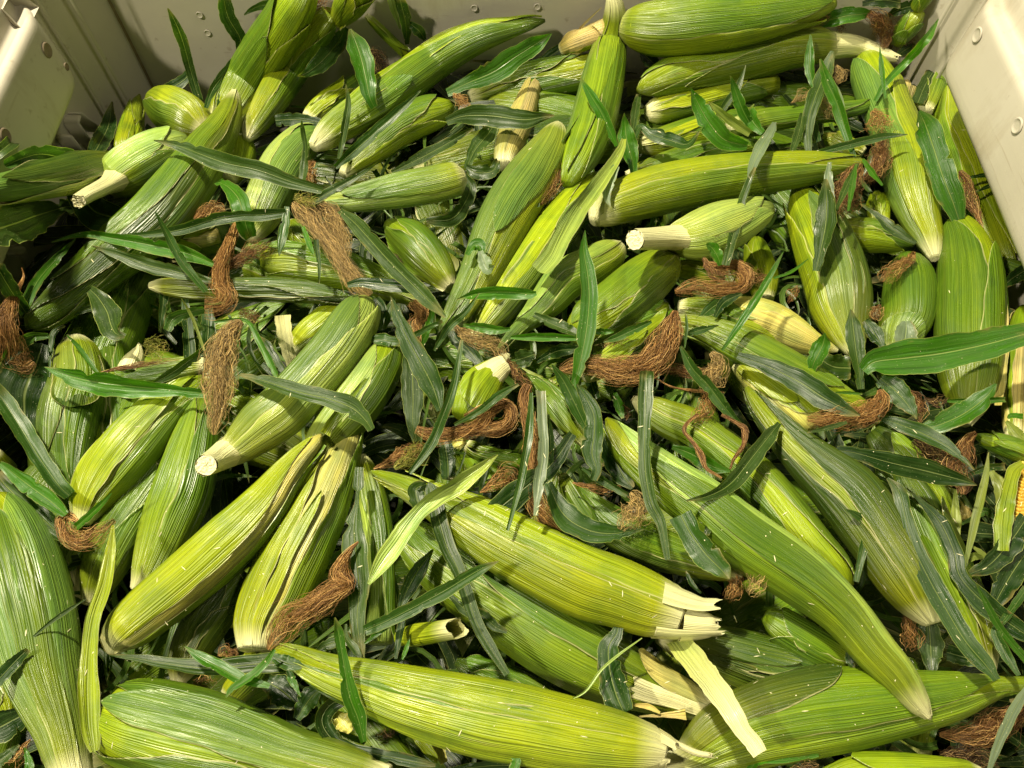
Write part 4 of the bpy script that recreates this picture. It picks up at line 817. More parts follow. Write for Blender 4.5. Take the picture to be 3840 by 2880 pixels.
 ('d4 560,1560,5 300,1600,18 100,1600,30 20,1680,30', 3.1, 'g', "curled green leaf on the bottom edge under the white husk strip"),
 ('c2 722,1565,10 770,1400,50 822,1150,70 848,900,66 840,700,62 808,500,38 817,340,4', (3.6, 5.6), 'g', "tall bright green leaf standing upright right of the centre", dict(cup=.25, wav=.05, roll=(0, -15))),
 ('c2 438,828,8 380,835,40 200,822,50 0,832,45 -180,877,4', 4.0, 'g', '@A16', dict(cup=.5)),
 ('c2 1590,1150,10 1700,1120,32 1855,1078,4', 4.0, 'm', '@B64'),
 ('c2 238,1172,12 400,1168,30 600,1170,30 790,1185,15', 4, 'g', '@A16', dict(cup=.6)),
 ('c2 420,995,20 550,1060,42 700,1120,38 800,1170,10', 4, 'b', '@A16', dict(cup=.6)),
 ('c2 235,1110,10 130,1115,34 0,1090,36 -130,1080,12', 3.8, 'g', '@A16', dict(cup=.5)),
 ('c2 1335,1048,12 1200,1110,34 1060,1175,30 960,1205,8', 4, 'm', '@B64', dict(cup=.5)),
 ('c2 890,1130,20 970,1125,26 1040,1132,6', 4, 'g', "small green blade right of the tall upright leaf"),
 ('c2 1590,1255,6 1608,1110,12 1602,995,8', 4.3, 'm', '@B64'),
 ('c3 2022,398,5 1900,260,44 1770,90,46 1650,-40,42 1560,-210,12', (3.6, 4.6), 'm', '@B56' if False else "long folded leaf crossing down right from the big brown silk", dict(cup=.6)),
 ('c3 1460,1450,4 1405,1160,42 1330,1000,50 1285,760,50 1280,500,48 1285,250,56 1295,20,56 1300,-20,50', (4.4, 5.2), 'b', "long blue-grey leaf hanging straight down right of centre", dict(cup=.25, wav=.04)),
 ('c3 830,430,30 745,250,56 650,60,48 560,-65,5', (3.8, 4.8), 'm', '@B59'),
 ('c3 880,828,4 905,740,38 870,620,76 885,480,76 885,330,62 830,200,50 755,85,8', (4.2, 4.8), 'm', '@B59', dict(wav=.12)),
 ('c3 212,1222,4 295,920,26 350,650,32 385,400,32 400,150,12', 4.6, 'm', "slim green leaf hanging left of the white-lit leaf at the centre", dict(cup=.5)),
 ('c3 433,1105,4 458,850,46 490,620,42 482,350,36 470,135,40', 4.8, 'x', "pale blue-white leaf hanging down at the centre", dict(cup=.3)),
 ('c3 560,690,10 545,500,32 530,320,10', 4.0, 'd', "dark narrow leaf behind the pale hanging leaf at the centre"),
 ('c3 720,470,20 570,690,72 360,880,92 150,1050,92 -40,1260,8', 3.9, 'd', "broad dark leaf spreading down left over the large smooth ear", dict(cup=.1)),
 ('c3 530,850,12 640,1080,92 800,1200,92 1000,1245,72 1275,1212,5', 3.9, 'm', "boat-shaped green leaf curving right over the gap at the centre", dict(cup=.35, roll=(20, 0))),
 ('c3 795,738,10 900,800,32 1000,860,32 1145,948,20', 4.0, 'm', "green leaf leading to the small gold silk ball", dict(cup=.5)),
 ('c3 930,410,20 1020,600,92 1110,790,80 1190,890,20', 3.3, 'd', "wide dark leaf on the left flank of the very long glossy ear", dict(cup=.1)),
 ('c3 1560,1100,95 1640,1250,90 1750,1400,104 1880,1530,70 1935,1600,12', 4.3, 'm', "square-cut green leaf with a pale midrib over the silk at the lower right of centre", dict(cup=.25)),
 ('c3 1720,1120,35 1780,1170,35 1760,1260,20', 4.0, 'b', "small rolled leaf end behind the square-cut leaf"),
 ('c3 1495,572,8 1640,625,52 1800,720,52 1945,765,10', 3.3, 'g', "dark green leaf edge along the yellow-ended ear right of centre"),
 ('c3 1050,150,10 1080,250,38 1110,350,12', 2.6, 'g', "small lit leaf in the dark gap below the big silk"),
 ('c2 1908,610,32 1990,300,36 2040,100,30 2100,-60,24 2140,-150,10', (3.6, 4.4), 'b', "narrow grey blade standing over the ear with the cut cream stalk", dict(cup=.4)),
 ('c2 1870,612,14 1852,550,40 1810,480,46 1758,448,10', (3.4, 4), 'g', "small curled bright leaf just above the looped brown silk"),
 ('c2 1690,1040,8 1820,930,52 1950,860,32 2035,828,6', 2.8, 'm', "green blade under the looped brown silk, upper one"),
 ('c2 1825,1015,8 1900,900,42 2035,830,12', 3.1, 'd', "short dark blade fanning out below the looped brown silk"),
 ('c2 280,1350,60 350,1330,70 430,1300,20', 3.3, 'b', "grey cupped leaf left of the tall upright leaf's foot"),
 ('c2 440,1360,8 600,1280,50 760,1260,25', 2.9, 'd', "dark curved leaf left of the tall upright leaf"),
 ('c2 330,1410,6 400,1450,12 490,1480,4', 4.2, 'y', '@B59'),
 ('c3 -200,400,8 0,290,28 150,170,32 300,85,10', 4.1, 'm', '@B59'),
 ('c3 900,200,40 860,60,45 850,10,30', 2.9, 'd', "dark blunt leaf under the left part of the big silk"),
 ('b2 1765,530,10 1820,455,40 1865,470,45 1870,560,10', 3.9, 'g', '@A13', dict(roll=(20, 40))),
 ('b2 1868,500,12 1900,580,52 1930,640,42 1978,612,6', 4.0, 'x', '@A13'),
 ('b2 775,185,15 880,270,55 1000,400,62 1150,570,68 1300,720,62 1450,870,60 1595,1015,12', (3.9, 4.5), 'b', "long arching blue-grey leaf falling right from the hanging silks", dict(cup=.3, wav=.04, roll=(10, -15, 10))),
 ('b2 835,765,22 950,745,38 1150,765,52 1350,790,42 1525,805,8', 3.9, 'd', '@A13' if False else "dark level leaf crossing under the long arching leaf"),
 ('b2 365,155,18 352,300,36 320,440,30 304,538,4', (3.9, 3.5), 'm', '@A12'),
 ('b2 490,310,14 540,450,22 577,547,4', 3.9, 'g', '@A12'),
 ('b2 590,410,22 615,600,16 615,757,4', 3.9, 'd', '@A12'),
 ('b2 880,872,10 960,882,16 1047,902,4', 3.1, 'g', '@B41'),
 ('b2 1560,1740,20 1500,1560,82 1420,1400,92 1310,1200,72 1220,1000,42 1173,850,3', (3.3, 4.6), 'm', "long pointed leaf left of the yellow ear end at the centre", dict(cup=.25)),
 ('b3 1375,525,8 1345,400,45 1345,200,82 1340,20,82 1325,-200,50', (3, 3.8), 'b', "wide grey-green leaf standing beside the long pointed leaf at the centre", dict(cup=.15)),
 ('b2 1415,1250,10 1450,1130,30 1490,1000,22 1500,908,4', (3.4, 4.3), 'g', '@B66' if False else "small pointed leaf below the arching leaf's foot"),
 ('b2 1510,1275,10 1630,1085,30 1750,980,22 1862,828,3', (3.4, 4.3), 'm', '@A13'),
 ('b2 1240,1232,8 1400,1130,22 1575,1045,14', 4.0, 'm', '@A13'),
 ('b2 988,1182,12 1100,1190,46 1245,1210,28', 3.0, 'm', "dark blade stub in the gap right of the big pale glossy ear"),
 ('b2 1090,1120,12 1110,950,30 1060,870,30', 2.8, 'd', "dark drooping leaf right of the big pale ear's top"),
 ('b2 1120,1110,10 1160,980,42 1200,870,12', 2.5, 'b', "dusky leaf in the gap above the blade stub"),
 ('b2 1880,1390,30 1780,1270,60 1680,1180,50 1640,1110,10', 3.1, 'd', "dark leaf behind the broken stalk peg at the centre"),
 ('b3 1320,780,16 1480,560,38 1580,330,38 1665,80,32 1725,-260,12', 4.5, 'm', "narrow green blade crossing the brown silk left of the yellow ear end"),
 ('b3 1800,345,10 1950,240,22 2090,145,10', 3.9, 'b', "thin blue-green blade below the yellow ear end"),
 ('b3 1025,440,4 975,365,48 880,275,82 700,200,68 450,140,62 200,60,46 0,10,10', (4.7, 4.1), 'b', "grey-green leaf lying across the two big ears left of centre", dict(cup=.3, wav=.05)),
 ('b3 1590,530,55 1615,680,62 1620,830,55', 3.2, 'd', "dark strap behind the tip of the pale twisted husk"),
 ('b4 2080,930,25 1960,740,42 1850,550,48 1770,330,50 1690,100,55 1610,-60,62 1540,-300,66 1490,-500,50 1470,-560,12', 4.1, 'b', "long blue-grey strap running down from the pale twisted husk", dict(cup=.25, wav=.04)),
 ('b3 1450,860,20 1370,900,60 1390,1010,62 1440,1060,15', 3.9, 'b', "curled-over leaf end beneath the pale twisted husk"),
 ('b4 970,590,40 1150,510,52 1350,410,54 1600,275,55 1850,125,42 2012,52,4', (4.1, 4.9), 'm', "long dark green blade slanting up right in the lower middle", dict(cup=.3, wav=.05)),
 ('b4 970,690,8 1060,620,20 1200,520,15', 4.1, 'g', "thin lower edge blade under the long slanting blade"),
 ('b4 1240,440,12 1290,300,52 1370,150,62 1460,20,30 1500,-40,8', 3.6, 'd', "dark notched leaf crossing behind the long slanting blade"),
 ('b4 1210,810,12 1245,600,30 1275,420,26', 3.8, 'd', "upright dark stem leaf left of the rolled yellow husk"),
 ('b4 1260,815,8 1290,740,18 1320,650,4', 4.0, 'g', "small blade in front of the rolled yellow husk"),
 ('b3 930,730,12 910,1000,20 885,1200,75 905,1450,92 925,1700,80 910,1900,60 935,2120,40 965,2220,5', 3.2, 'b', "long slate-blue leaf hanging behind the orange silk at the lower middle", dict(cup=.15)),
 ('b4 585,765,12 680,700,40 860,650,50', 3.1, 'b', "rolled bluish leaf end above the bottom centre ear"),
 ('b4 820,540,6 825,640,22 900,740,30 950,815,6', 3.3, 'b', "thin pale-edged leaf beside the rolled bluish leaf"),
 ('b4 962,1458,12 920,1280,62 850,1090,62 808,850,38 768,620,38 737,488,6', (4.1, 5.3), 'g', "bright green leaf standing in front of the bottom centre ear", dict(cup=.35)),
 ('b4 240,780,20 330,830,52 440,860,42 500,870,5', 4.0, 'm', '@B51'),
 ('b4 365,880,10 400,960,30 472,1105,5', 3.8, 'g', '@B51'),
 ('b4 840,1140,12 720,1160,62 640,1280,58 700,1410,60 850,1500,38 1100,1560,42 1350,1610,42 1520,1640,12', 3.3, 'd', "coiled dark green strap leaf at the bottom left of centre", dict(roll=(30, 45, 20, 0))),
 ('b4 210,990,60 330,1060,115 440,1160,60', 2.4, 'd', "broad shadowed leaf behind the bottom centre ear's tip", dict(cup=.1)),
 ('b4 440,1280,30 540,1120,82 640,1030,20', 2.7, 'm', "crumpled green leaf left of the coiled strap"),
 ('b4 900,560,10 850,800,50 820,1000,20', 2.2, 'd', "dark leaf low behind the standing bright leaf"),
 ('c4 1075,560,12 1060,620,40 1000,720,75 1010,900,98 1060,1090,108 1120,1230,80', 3.6, 'd', "dark strap leaf folded over the dull ear at the bottom", dict(cup=.1, wav=.05)),
 ('c4 -230,320,6 -120,420,45 10,470,50 120,560,36 210,600,14', 3.3, 'b', "stubby grey stalk leaf lying on the dull green ear"),
 ('c4 250,1700,40 280,1600,36 230,1545,8', 4.1, 'g', "small curled leaf on the bottom edge below the bottom centre ear"),
 ('c4 -300,1700,20 -100,1660,30 200,1640,60 330,1680,20', 3.1, 'd', "dark frilled leaf along the bottom edge", dict(wav=.3)),
 ('c4 1720,300,3 1650,230,20 1600,130,8', 3.0, 'd', "tiny dark blade in the gap above the torn white end"),
])
for r in [
 ('D 1348,300,5 1340,325,9 1305,380,15 1255,445,19 1215,510,21 1192,555,21 1166,586,19', (4.0, 3.8), 'w', "smooth cream-green husk strip lying between two ears in the upper middle", dict(cup=.5, n=40, wav=.03)),
 ('a3 880,1180,10 850,1450,44 815,1640,52 740,1870,52 700,2110,54 690,2400,70 700,2700,72 720,2850,55 735,2940,30', 4.0, 'y', "narrow yellow-green husk strip hanging beside the huge lower left ear", dict(cup=.45, n=40)),
 ('b3 2005,632,6 1860,745,48 1680,870,66 1500,985,66 1360,1120,62 1210,1330,78 1090,1500,60 1000,1640,12', 4.6, 'w', "pale yellow-green twisted husk pointing up right at the centre", dict(cup=.55, n=40, roll=(0, 30, -20, 0))),
 ('D 1462,1380,26,3.0 1505,1435,27,3.6 1548,1490,26,4.4 1582,1540,23,4.8 1602,1575,18 1625,1602,19 1642,1628,16', 4.8, 'w', "curved white-cream husk strip jutting towards the bottom edge", dict(cup=.6, n=40, wav=.0, roll=(0, 5, 0), vr=(.07, .0))),
 ('b2 330,1000,60,3.4 350,1150,56,3 380,1300,48,2.4 410,1400,40,2', 3, 'c', "upright flat cream piece of cut stalk left of centre", dict(cup=.25, wav=.02, vr=(.03, .0))),
 ('c4 1260,648,4 1100,762,9 950,890,11 820,1060,10 705,1126,4', 4.0, 'w', "thin pale straw lying over the dark folded strap at the bottom", dict(cup=.2)),
 ('b4 1310,1365,8 1400,1450,36 1500,1560,34 1535,1622,6', 3.0, 'y', "yellow pointed husk shred under the bottom centre ear", dict()),
 ('b4 1440,1400,20 1530,1480,50 1590,1620,30', 2.8, 'c', "cream husk shred beside the yellow one at the bottom", dict()),
 ('b4 740,1230,20 800,1300,68 860,1380,20', 3.0, 'c', "torn cream husk scrap inside the coiled strap leaf", dict(wav=.3)),
 ('b3 1650,560,20 1700,545,48 1760,530,20', 3.2, 'c', "small yellow torn husk scrap under the brown silk at the centre", dict(wav=.2)),
 ('d2 1955,1700,25 1965,1500,46 1985,1200,44 2000,900,24 1990,790,4', 2.7, 't', '@A31', dict(cup=.3)),
 ('c1 690,340,10 790,210,10 880,120,6 945,60,3', 2.2, 't', '@A28', dict()),
 ('b3 660,470,40,3.4 750,330,36,3.6 860,190,22,3.8 980,40,10,4', 3.8, 'v', '@B45', dict(cup=.3)),
 ('c4 1400,1230,10 1300,1180,22 1160,1170,3', 3.0, 't', '@B53', dict()),
 ('c4 1600,1240,40 1400,1250,14 1155,1265,3', 2.9, 't', '@B53', dict()),
 ('d3 2150,700,30 2080,760,45 2045,880,50 2015,1020,56 1990,1200,62 1985,1380,45', 3.4, 'y', "broad yellow husk leaf folded back from the exposed kernels", dict(cup=.2)),
]: husk_strip(r[0], r[1], r[2], r[3], **r[4])

# rolled hollow husk tube
t = thing('rolled_husk', "rolled hollow yellow husk tube open to the right in the lower middle", 'corn husk', at_z(1480, 2370, zl(3.3))[0])
P = parse('b4 1240,650,60,2.9 1350,630,92,3.2 1480,610,90,3.6 1600,590,86,4.1 1690,575,84,4.6', 3.3); C4, ln = spline(P, 26); C = C4[:, :3]; R = C4[:, 3]; T_, N_, S_ = frames(C)
V = []; u1 = []; u2 = []; m = 46
for i in range(26):
    for j in range(m):
        a = -2.2+j/(m-1)*7.6; rr = R[i]*(1-.11*j/(m-1))*(1+.05*math.cos(2*a)); q = i/25
        sh = .012*(math.sin(a*3)*.3+random.Random(j).uniform(-.12, .12))*max(0, q-.8)*5
        V.append(C[i]+rr*(math.cos(a)*N_[i]+math.sin(a)*S_[i])+T_[i]*sh); u1.append((a*R.max()*100, q*ln*100)); u2.append((.5, .20*(1-q)+.005))
mesh_obj('husk_roll', V, grid_faces(26, m), M_HUSK, t, TONE['y'], u1, u2)

# partly husked ear showing kernels at the right edge
t = thing('corn_ear', "half husked ear showing yellow kernels at the right edge", 'corn ear', at_z(2800+2157/2.074, 1400+1000/2.074, zl(2.6))[0]); EARS['K'] = t
P = parse('d3 2250,700,60 2200,850,120 2165,1050,150 2150,1250,150 2140,1450,100', 2.6); C4, ln = spline(P, 24); C = C4[:, :3]; R = C4[:, 3]; T_, N_, S_ = frames(C)
V = []
for i in range(24):
    for j in range(24):
        a = j/24*2*math.pi; V.append(C[i]+R[i]*.93*(math.cos(a)*N_[i]+math.sin(a)*S_[i]))
mesh_obj('cob', V, grid_faces(24, 24, True), M_PITH, t)
bm_v = []; 
for i in range(7):
    for j in range(10):
        a = i/6*math.pi; b = j/10*2*math.pi
        bm_v.append((math.sin(a)*math.cos(b), math.sin(a)*math.sin(b), math.cos(a)))
kme = bpy.data.meshes.new('kernel'); kme.from_pydata(bm_v, [], grid_faces(7, 10, True)); kme.materials.append(M_KERN); kme.polygons.foreach_set('use_smooth', [True]*len(kme.polygons))
from mathutils import Matrix
rk = random.Random(4); tb = np.array(t['_b']); nk = 0
dl = ln/30
for i in range(30):
    f = i/29*23; c = np.array([np.interp(f, range(24), C[:, k]) for k in range(3)]); i0 = min(23, int(f)); r_ = np.interp(f, range(24), R)
    for j in range(-5, 6):
        a = j*.36+rk.uniform(-.04, .04); n_ = math.cos(a)*N_[i0]+math.sin(a)*S_[i0]; s_ = np.cross(T_[i0], n_)
        sc = min(1, r_/R.max()+.1)
        o = bpy.data.objects.new('kernel', kme); COL.objects.link(o); o.parent = t
        Mx = Matrix([[T_[i0][k]*dl*.56, s_[k]*r_*.20, n_[k]*.0042*sc, (c+n_*r_*.97-tb)[k]] for k in range(3)]+[[0, 0, 0, 1]])
        o.matrix_local = Mx; nk += 1

# exposed cob tip at the left
c0 = stub(None, 'cob_piece', 'a2 1000,1440,90 1030,1370,82 1060,1310,60 1075,1265,34 1080,1245,10', 2.2, 't', False)
tag(c0, "bare tan cob tip peeping from husk in the dark gap at the left", 'corn cob')

SL = [
 ('b1 480,-20,40 560,10,60 640,20,60 700,10,30', 2.6, 'o', "orange-brown silk tuft at the top edge above the tall pair"),
 ('a1 -80,1530,50 40,1530,52 110,1525,30 160,1505,8', 2.4, 'o', "reddish silk tuft at the left edge below the pale ear"),
 ('a2 170,630,4 185,700,10 140,800,22 80,920,50 50,1080,75 80,1230,85 120,1340,90 200,1400,60 260,1360,20', 3.0, 'o', "long orange silk twisting up along the left edge"),
 ('a2 1510,250,30 1590,190,60 1690,170,50 1750,190,20', 2.4, 'o', '@A9'),
 ('a2 1850,270,30 1800,400,48 1750,520,52 1710,640,50 1715,760,62 1750,860,75 1700,930,60 1590,930,50', (2.8, 3.8), 'o', '@B40'),
 ('b2 -110,640,30 0,570,60 100,500,62 190,460,50 240,430,20', 2.8, 'r', "thick reddish-brown silk rope behind the level ear left of centre"),
 ('b2 430,120,60 510,190,110 590,310,78 680,430,62 760,540,60 830,640,62 920,760,66 1010,845,20', (4, 3.2), 'h', '@A12'),
 ('b2 420,90,40 500,100,62 590,160,40', 4.2, 'l', '@A12'),
 ('b2 610,140,50 700,200,90 760,330,80 800,460,50 810,560,20', 3.6, 'h', '@A12'),
 ('b2 810,590,20 850,680,62 820,760,42', 3.2, 'h', '@B40'),
 ('b2 1330,900,60 1400,980,70 1375,1090,58 1370,1200,30 1390,1230,10', 2.9, 'o', "orange silk hanging under the yellow torn end at the centre"),
 ('b2 1650,1060,10 1740,1140,52 1860,1200,62 1990,1250,58 2060,1320,30', 3.4, 'h', '@A13'),
 ('a2 1880,1050,30 1830,1090,80 1760,1190,115 1715,1320,125 1700,1480,110 1700,1620,95 1690,1740,60 1670,1850,40 1665,1930,8', (4.2, 3.6), 'h', "large gold-brown silk hanging straight down left of centre"),
 ('a3 620,1160,20 530,1110,42 480,1150,52 530,1260,70 650,1300,72 780,1230,52 890,1140,12', 3.4, 'o', '@B48'),
 ('b4 920,-100,8 860,-40,25 800,60,62 780,160,95 850,240,50 740,280,80 560,400,85 400,490,100 300,600,82 220,740,8', (3.4, 3.8), 'o', "bright orange-brown silk trailing down the parted ear's side"),
 ('b3 2070,240,30 1960,290,50 1860,410,62 1700,470,52 1500,480,50 1370,430,20', (3.6, 3.9), 'o', "orange silk rope crossing the middle below the yellow ear end"),
 ('c3 -120,340,30 30,290,52 150,230,40 235,270,45 240,360,50 160,430,52 0,440,45 -150,450,20', 3.6, 'o', "ring of brown silk round a green stem near the centre"),
 ('b3 1040,745,12 1140,700,45 1260,640,60 1420,560,40', 3.2, 'o', '@B52'),
 ('b3 1200,740,20 1330,650,82 1440,560,60', 3.5, 'l', '@B52'),
 ('c2 1520,970,30 1500,1060,85 1460,1180,130 1380,1310,120 1260,1400,100 1080,1430,95 900,1390,60 760,1400,50 620,1430,12', (4.2, 3.6), 'o', '@B64'),
 ('c2 960,1250,40 1060,1210,58 1160,1190,20', 3.6, 'h', '@B64'),
 ('c2 1740,600,30 1850,630,60 1980,620,60 2060,690,62 2020,780,50 1850,800,60 1680,780,55 1520,820,12', 3.0, 'o', "looped reddish silk with a green shoot, right of the cut cream stalk"),
 ('c2 1780,590,10 1740,560,20 1830,690,40 1980,700,40', 3.3, 'r', "dark upper strands over the looped reddish silk"),
 ('c2 1380,1430,40 1560,1430,50 1720,1460,40 1850,1420,20', 3.2, 'r', "brown silk band running right from the biggest silk clump"),
 ('c2 1370,1490,6 1500,1560,8 1700,1590,10 1900,1600,6', 3.5, 'o', "single thin silk strand looping below the biggest silk clump", 3.0),
 ('c2 1800,1290,30 1860,1380,85 1800,1490,80 1760,1600,50', 3.8, 'h', '@B56'),
 ('c3 1750,110,30 1770,200,62 1740,290,62 1650,380,28', 3.6, 'o', "orange silk tuft hanging above the draped silk threads"),
 ('c3 1700,320,20 1620,380,18 1590,450,16 1660,540,14 1720,640,22 1760,740,12 1880,815,6', 3.7, 'r', "left brown silk thread draped over the yellow-ended ear", 3.0),
 ('c3 1880,320,20 2000,390,18 2060,440,26 2050,560,16 1980,660,12 1945,745,6', 3.7, 'r', "right brown silk thread draped over the yellow-ended ear", 3.0),
 ('c3 380,90,50 345,180,62 370,320,62 400,480,60 405,650,60 395,820,55 430,990,62 520,1110,55 635,1225,8', (4, 3.5), 'o', '@B59'),
 ('c3 0,925,10 120,860,58 230,790,78 280,880,50', 3.1, 'o', "brown silk fluff behind the slim hanging leaf at the centre"),
 ('c3 340,1080,20 440,1080,50 540,1130,30', 3.3, 'r', "thin brown silk wisps on the top edge of the large smooth ear"),
 ('c3 1170,930,50 1230,990,88 1210,1080,108 1140,1150,80 1090,1215,20', 4.0, 'h', '@B60'),
 ('c3 720,848,8 850,885,30 1000,905,32 1095,880,16', 3.8, 'o', '@B61'),
 ('d3 1040,130,30 1050,210,80 980,290,100 850,335,88 650,360,62 470,370,30', 3.6, 'o', '@B57'),
 ('d3 1250,130,20 1310,200,60 1340,310,52 1350,380,12', 3.1, 'r', "dark red-brown silk between the pointed leaf and the tall ear"),
 ('d3 1380,200,15 1470,225,45 1555,180,20', 2.8, 'd', "fine dark silk web below the large midrib leaf"),
 ('d3 1780,460,20 1710,530,48 1680,640,82 1620,750,70 1680,860,50 1680,940,20', 3.3, 'r', '@B80'),
 ('d3 1300,520,50 1420,600,90 1560,680,95 1650,760,60', 2.9, 'd', "dark mat of silk behind the glossy leaf at the right"),
 ('d4 -60,0,40 60,40,70 90,130,72 70,230,70 10,300,30', 3.6, 'h', '@B60'),
 ('c4 1950,130,50 2000,250,60 1900,340,30', 2.7, 'o', "brown silk in shadow under the gold silk at the lower right"),
 ('d4 1235,420,8 1260,540,52 1285,650,72 1260,740,40', 2.6, 'o', "reddish silk tuft hanging beside the long glossy ear's base"),
 ('d4 2200,1180,60 1980,1310,110 1760,1400,72 1500,1400,12', 2.3, 'r', "large dark brown silk mass below the bottom right ear's tip"),
 ('d4 1500,1560,60 1750,1560,80 1950,1600,60', 1.8, 'd', "deep brown silk mat in the bottom right corner"),
 ('d1 950,100,50 1030,150,78 1075,250,60 1070,370,20', 2.9, 'r', "fat brown silk standing behind the white stalk"),
 ('d1 180,50,6 300,110,50 450,130,62 600,120,50 640,110,20', 2.9, 'r', "brown silk lying along the smooth top right ear"),
 ('d1 700,200,45 770,220,45', 2.6, 'r', "small brown silk patch above the white stalk"),
 ('d1 1100,280,30 1200,270,62 1310,320,40', 2.4, 'd', "dark brown silk clump right of the white stalk"),
 ('d1 700,510,20 730,580,40 700,650,16', 3.0, 'h', "light brown silk ball beside the leafy upper right stems"),
 ('d1 350,800,12 430,745,45 490,720,30', 3.0, 'h', "light silk tuft between two level ears at the upper right"),
 ('d1 600,760,20 620,860,52 650,920,20', 3.1, 'h', "pale silk tuft behind the upright grey leaf at the upper right"),
 ('d1 980,860,30 1030,920,72 1030,1020,78', 3.3, 'o', '@A24b'),
 ('d1 1045,1060,50 1040,1180,72 1020,1300,62 930,1400,40', 3.0, 'r', '@A24b'),
 ('d1 880,1280,30 820,1380,85 770,1520,92 750,1660,70', 3.1, 'r', '@A19'),
 ('d1 1660,1330,20 1710,1420,50 1730,1540,52 1790,1660,20 1840,1790,5', 2.8, 'r', "red-brown silk beside the bright upright leaf at the right wall"),
 ('d2 1300,510,20 1270,560,52 1180,620,52 1090,690,50 1060,740,20', 2.8, 'o', '@A35'),
 ('d2 1050,930,40 1000,990,52 1060,1010,20', 2.7, 'r', "reddish silk between the two right-hand tall ears"),
 ('d2 400,780,30 360,830,40 320,900,12', 2.6, 'o', "small orange silk left of the broad pale-leaved ear"),
 ('d2 -60,670,40 60,700,52 170,710,30', 2.9, 'r', "dark end of the silk loops over the hidden yellow ear tip"),
 ('c1 605,1030,12 600,1150,42 580,1300,60 550,1430,60 480,1550,35 460,1590,10', 3.0, 'o', '@A13'),
 ('b1 1660,730,20 1710,780,50 1780,850,20', 2.3, 'o', '@A27'),
 ('b1 580,1255,20 530,1310,50 560,1390,45 590,1430,12', 2.9, 'o', '@A9'),
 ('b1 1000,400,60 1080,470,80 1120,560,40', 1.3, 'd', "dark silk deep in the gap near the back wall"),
 ('a4 1700,790,20 1740,730,52 1810,760,52 1830,820,20', 2.9, 'r', "rusty silk tuft above the crossing leaves at the lower left"),
 ('a4 1500,1000,30 1580,990,50 1680,1000,30', 2.7, 'r', "dark rusty silk just below the crossing leaves at the lower left"),
 ('a4 240,1440,12 160,1540,42 80,1650,50', 2.4, 'o', "brown silk in the bottom left corner"),
 ('a2 780,1450,12 930,1410,20 1150,1375,20 1400,1340,14', 2.7, 'r', "dark brown silk rope lying across the bare cob tip"),
 ('a2 1120,1220,40 1200,1250,80 1250,1330,50', 2.1, 'l', "greenish-brown silk beside the bare cob tip"),
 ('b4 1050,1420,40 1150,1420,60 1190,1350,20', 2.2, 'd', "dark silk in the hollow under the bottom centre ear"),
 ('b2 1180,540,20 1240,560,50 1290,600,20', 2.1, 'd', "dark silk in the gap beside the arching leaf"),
 ('c3 1110,240,14 1150,300,26 1140,370,10', 2.6, 'r', "small dark red silk in the gap right of centre"),
 ('d1 1650,-20,40 1700,20,40 1750,-10,20', 3.0, 'd', "brown silk tuft at the top edge near the right corner"),
 ('b2 -10,980,60 60,1000,60 150,1040,20', 2.0, 'r', "dark brown silk in shade under the slim blue-green ear"),
 ('c2 190,1330,20 260,1420,42 330,1500,50 380,1560,30', 3.1, 'r', '@B59'),
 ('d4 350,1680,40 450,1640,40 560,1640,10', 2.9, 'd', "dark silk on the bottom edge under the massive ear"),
]
for r in SL: silk(r[0], r[1], r[2], r[3], dens=r[4] if len(r) > 4 else 1.0)

# ================================================================ deeper ears, litter, fragments
rg = random.Random(77)
G2 = "ears buried deep in the pile"
for k in range(84):
    x = rg.uniform(-.42, .42); y = rg.uniform(-.08, .70); z = rg.choice((-.085, -.11, -.14)); a = rg.uniform(0, math.pi); l = rg.uniform(.10, .15); r = rg.uniform(.024, .031)
    if k >= 64: x, y, z, a = ((rg.uniform(.02, .38), rg.uniform(.62, .69), -.05, rg.uniform(-.4, .4)) if k < 74 else (rg.uniform(-.40, -.33), rg.uniform(.05, .48), -.045, rg.uniform(1.2, 2.0)))
    if abs(x)+abs(math.cos(a))*l > .45: x *= .6
    if y+abs(math.sin(a))*l > .71: y -= .12
    pts = []
    for f, q in ((-1, .25), (-.85, .7), (-.4, 1), (.2, .95), (.7, .6), (1, .12)):
        pts.append((x+math.cos(a)*l*f, y+math.sin(a)*l*f, z, r*q))
    _p = parse
    parse = lambda s, L, P_=np.array(pts): P_
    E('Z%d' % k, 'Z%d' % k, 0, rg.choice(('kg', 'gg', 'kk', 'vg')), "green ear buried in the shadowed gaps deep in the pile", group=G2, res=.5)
    parse = _p
gap_sheet = [(x, y, -.175+.02*math.sin(x*40+3*math.sin(y*31))*math.sin(y*37)) for x in np.linspace(-.473, .473, 60) for y in np.linspace(-.29, .734, 60)]  # near-black sheet added under the pile, its colour standing for deep shade
lb = mesh_obj('gap_shade_sheet', gap_sheet, grid_faces(60, 60), M_DARK); lb['kind'] = 'stuff'; lb['label'] = 'dark sheet added for the shade at the bottom of the gaps'
V = []; F = []; U1 = []; U2 = []
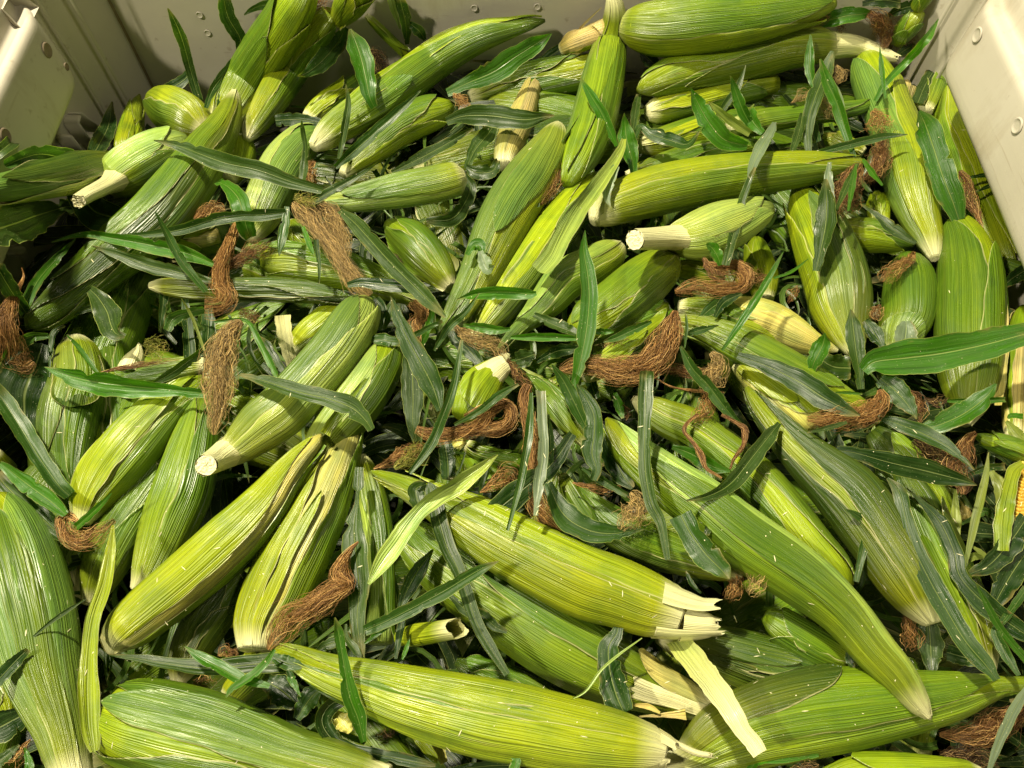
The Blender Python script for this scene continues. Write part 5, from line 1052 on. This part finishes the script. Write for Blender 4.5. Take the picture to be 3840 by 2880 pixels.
for k in range(3200):
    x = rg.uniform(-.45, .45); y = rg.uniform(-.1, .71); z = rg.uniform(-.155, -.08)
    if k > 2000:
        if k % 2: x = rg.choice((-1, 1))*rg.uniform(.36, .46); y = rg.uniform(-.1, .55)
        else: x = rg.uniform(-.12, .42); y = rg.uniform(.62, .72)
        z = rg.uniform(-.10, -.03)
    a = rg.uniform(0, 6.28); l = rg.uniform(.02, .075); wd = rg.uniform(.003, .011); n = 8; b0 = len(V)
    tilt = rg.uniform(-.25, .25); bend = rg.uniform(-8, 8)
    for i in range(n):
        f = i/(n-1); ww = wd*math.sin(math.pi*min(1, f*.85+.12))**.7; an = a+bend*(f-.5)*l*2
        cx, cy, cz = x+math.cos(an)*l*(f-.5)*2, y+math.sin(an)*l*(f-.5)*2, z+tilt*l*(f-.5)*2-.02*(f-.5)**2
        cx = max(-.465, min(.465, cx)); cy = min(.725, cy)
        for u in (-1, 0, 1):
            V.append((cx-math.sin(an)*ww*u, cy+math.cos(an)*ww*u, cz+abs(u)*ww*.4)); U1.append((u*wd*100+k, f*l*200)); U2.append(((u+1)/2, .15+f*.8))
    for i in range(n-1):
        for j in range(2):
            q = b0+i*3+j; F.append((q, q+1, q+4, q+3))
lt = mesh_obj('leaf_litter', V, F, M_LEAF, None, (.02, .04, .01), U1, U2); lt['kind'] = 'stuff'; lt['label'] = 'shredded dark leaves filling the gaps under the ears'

V = []; F = []; U1 = []; U2 = []
for k in range(620):
    x = rg.uniform(-.38, .38); y = rg.uniform(.0, .66); z = rg.uniform(-.075, -.022); a = rg.uniform(0, 6.28); l = rg.uniform(.018, .045); wd = rg.uniform(.0008, .0035); n = 9; b0 = len(V)
    tilt = rg.uniform(-.5, .5); bend = rg.uniform(-22, 22)
    for i in range(n):
        f = i/(n-1); ww = wd*(1-f)**.6+.0001; an = a+bend*(f-.5)*l*2
        cx, cy, cz = x+math.cos(an)*l*(f-.5)*2, y+math.sin(an)*l*(f-.5)*2, z+tilt*l*(f-.5)*2-.02*(f-.5)**2
        for u in (-1, 0, 1):
            V.append((cx-math.sin(an)*ww*u, cy+math.cos(an)*ww*u, cz+abs(u)*ww*.5)); U1.append((u*wd*100+k, f*l*200)); U2.append(((u+1)/2, .15+f*.8))
    for i in range(n-1):
        for j in range(2):
            q = b0+i*3+j; F.append((q, q+1, q+4, q+3))
ls = mesh_obj('leaf_shreds', V, F, M_LEAF, None, (.07, .14, .015), U1, U2); ls['kind'] = 'stuff'; ls['label'] = 'narrow torn green shreds caught between the ears'

# small fragments lying on the husks, dropped by the pickers
bpy.context.view_layer.update()
dg = bpy.context.evaluated_depsgraph_get(); V = []; F = []; U1 = []
rf_ = random.Random(9); cnt = 0
for k in range(620):
    X, Y = rf_.uniform(60, 3780), rf_.uniform(300, 2860); d = Vector(ray(X, Y)).normalized()
    ok, loc, nn, ix, ob, mt = SC.ray_cast(dg, Vector(CAM), d)
    if not ok or ob.name.startswith(('silk', 'leaf_litter', 'wall', 'back', 'side')): continue
    if nn.dot(d) > 0: nn = -nn
    a = nn.orthogonal().normalized(); b = nn.cross(a); an = rf_.uniform(0, 6.28); t_ = a*math.cos(an)+b*math.sin(an); s_ = nn.cross(t_)
    l = rf_.choice((.0003, .0004, .0005, .0007, .0020)); wd = rf_.uniform(.0002, .0004); b0 = len(V); hh = wd*.9
    for f, q in ((-1, .4), (0, 1), (1, .4)):
        for (u, h) in ((-1, .0002), (0, hh), (1, .0002)):
            V.append(loc+t_*l*f+s_*wd*u*q+nn*h); U1.append((u, f))
    for i in range(2):
        for j in range(2):
            q = b0+i*3+j; F.append((q, q+1, q+4, q+3))
fr_ = mesh_obj('husk_crumbs', V, F, M_PITH, None, (.6, .6, .3), U1, U1); fr_['kind'] = 'stuff'; fr_['label'] = 'pale crumbs of husk and chaff scattered over the ears'

# the fly on the leaf at the left
c = at_z(345/2.074, 908/2.074, zl(4.35))[0]; t = thing('fly', "tiny fly sitting near the tip of the narrow leaf at the left edge", 'fly', c)
def ell(name, cc_, rx, ry, rz, mat):
    V = [(cc_[0]+x*rx, cc_[1]+y*ry, cc_[2]+z*rz) for x, y, z in bm_v]; mesh_obj(name, V, grid_faces(7, 10, True), mat, t)
ell('body', c, .0011, .0024, .0011, M_FLY); ell('head', c+np.array([.0006, -.0030, .0002]), .0010, .0008, .0009, M_FLY)
for s_ in (-1, 1): ell('wing', c+np.array([s_*.0011, .0020, .0010]), .0009, .0028, .0001, M_WING)
for s_ in (-1, 1):
    for q in (-.0014, 0, .0014): ell('leg', c+np.array([s_*.0016, q, -.0004]), .0013, .00016, .00016, M_FLY)
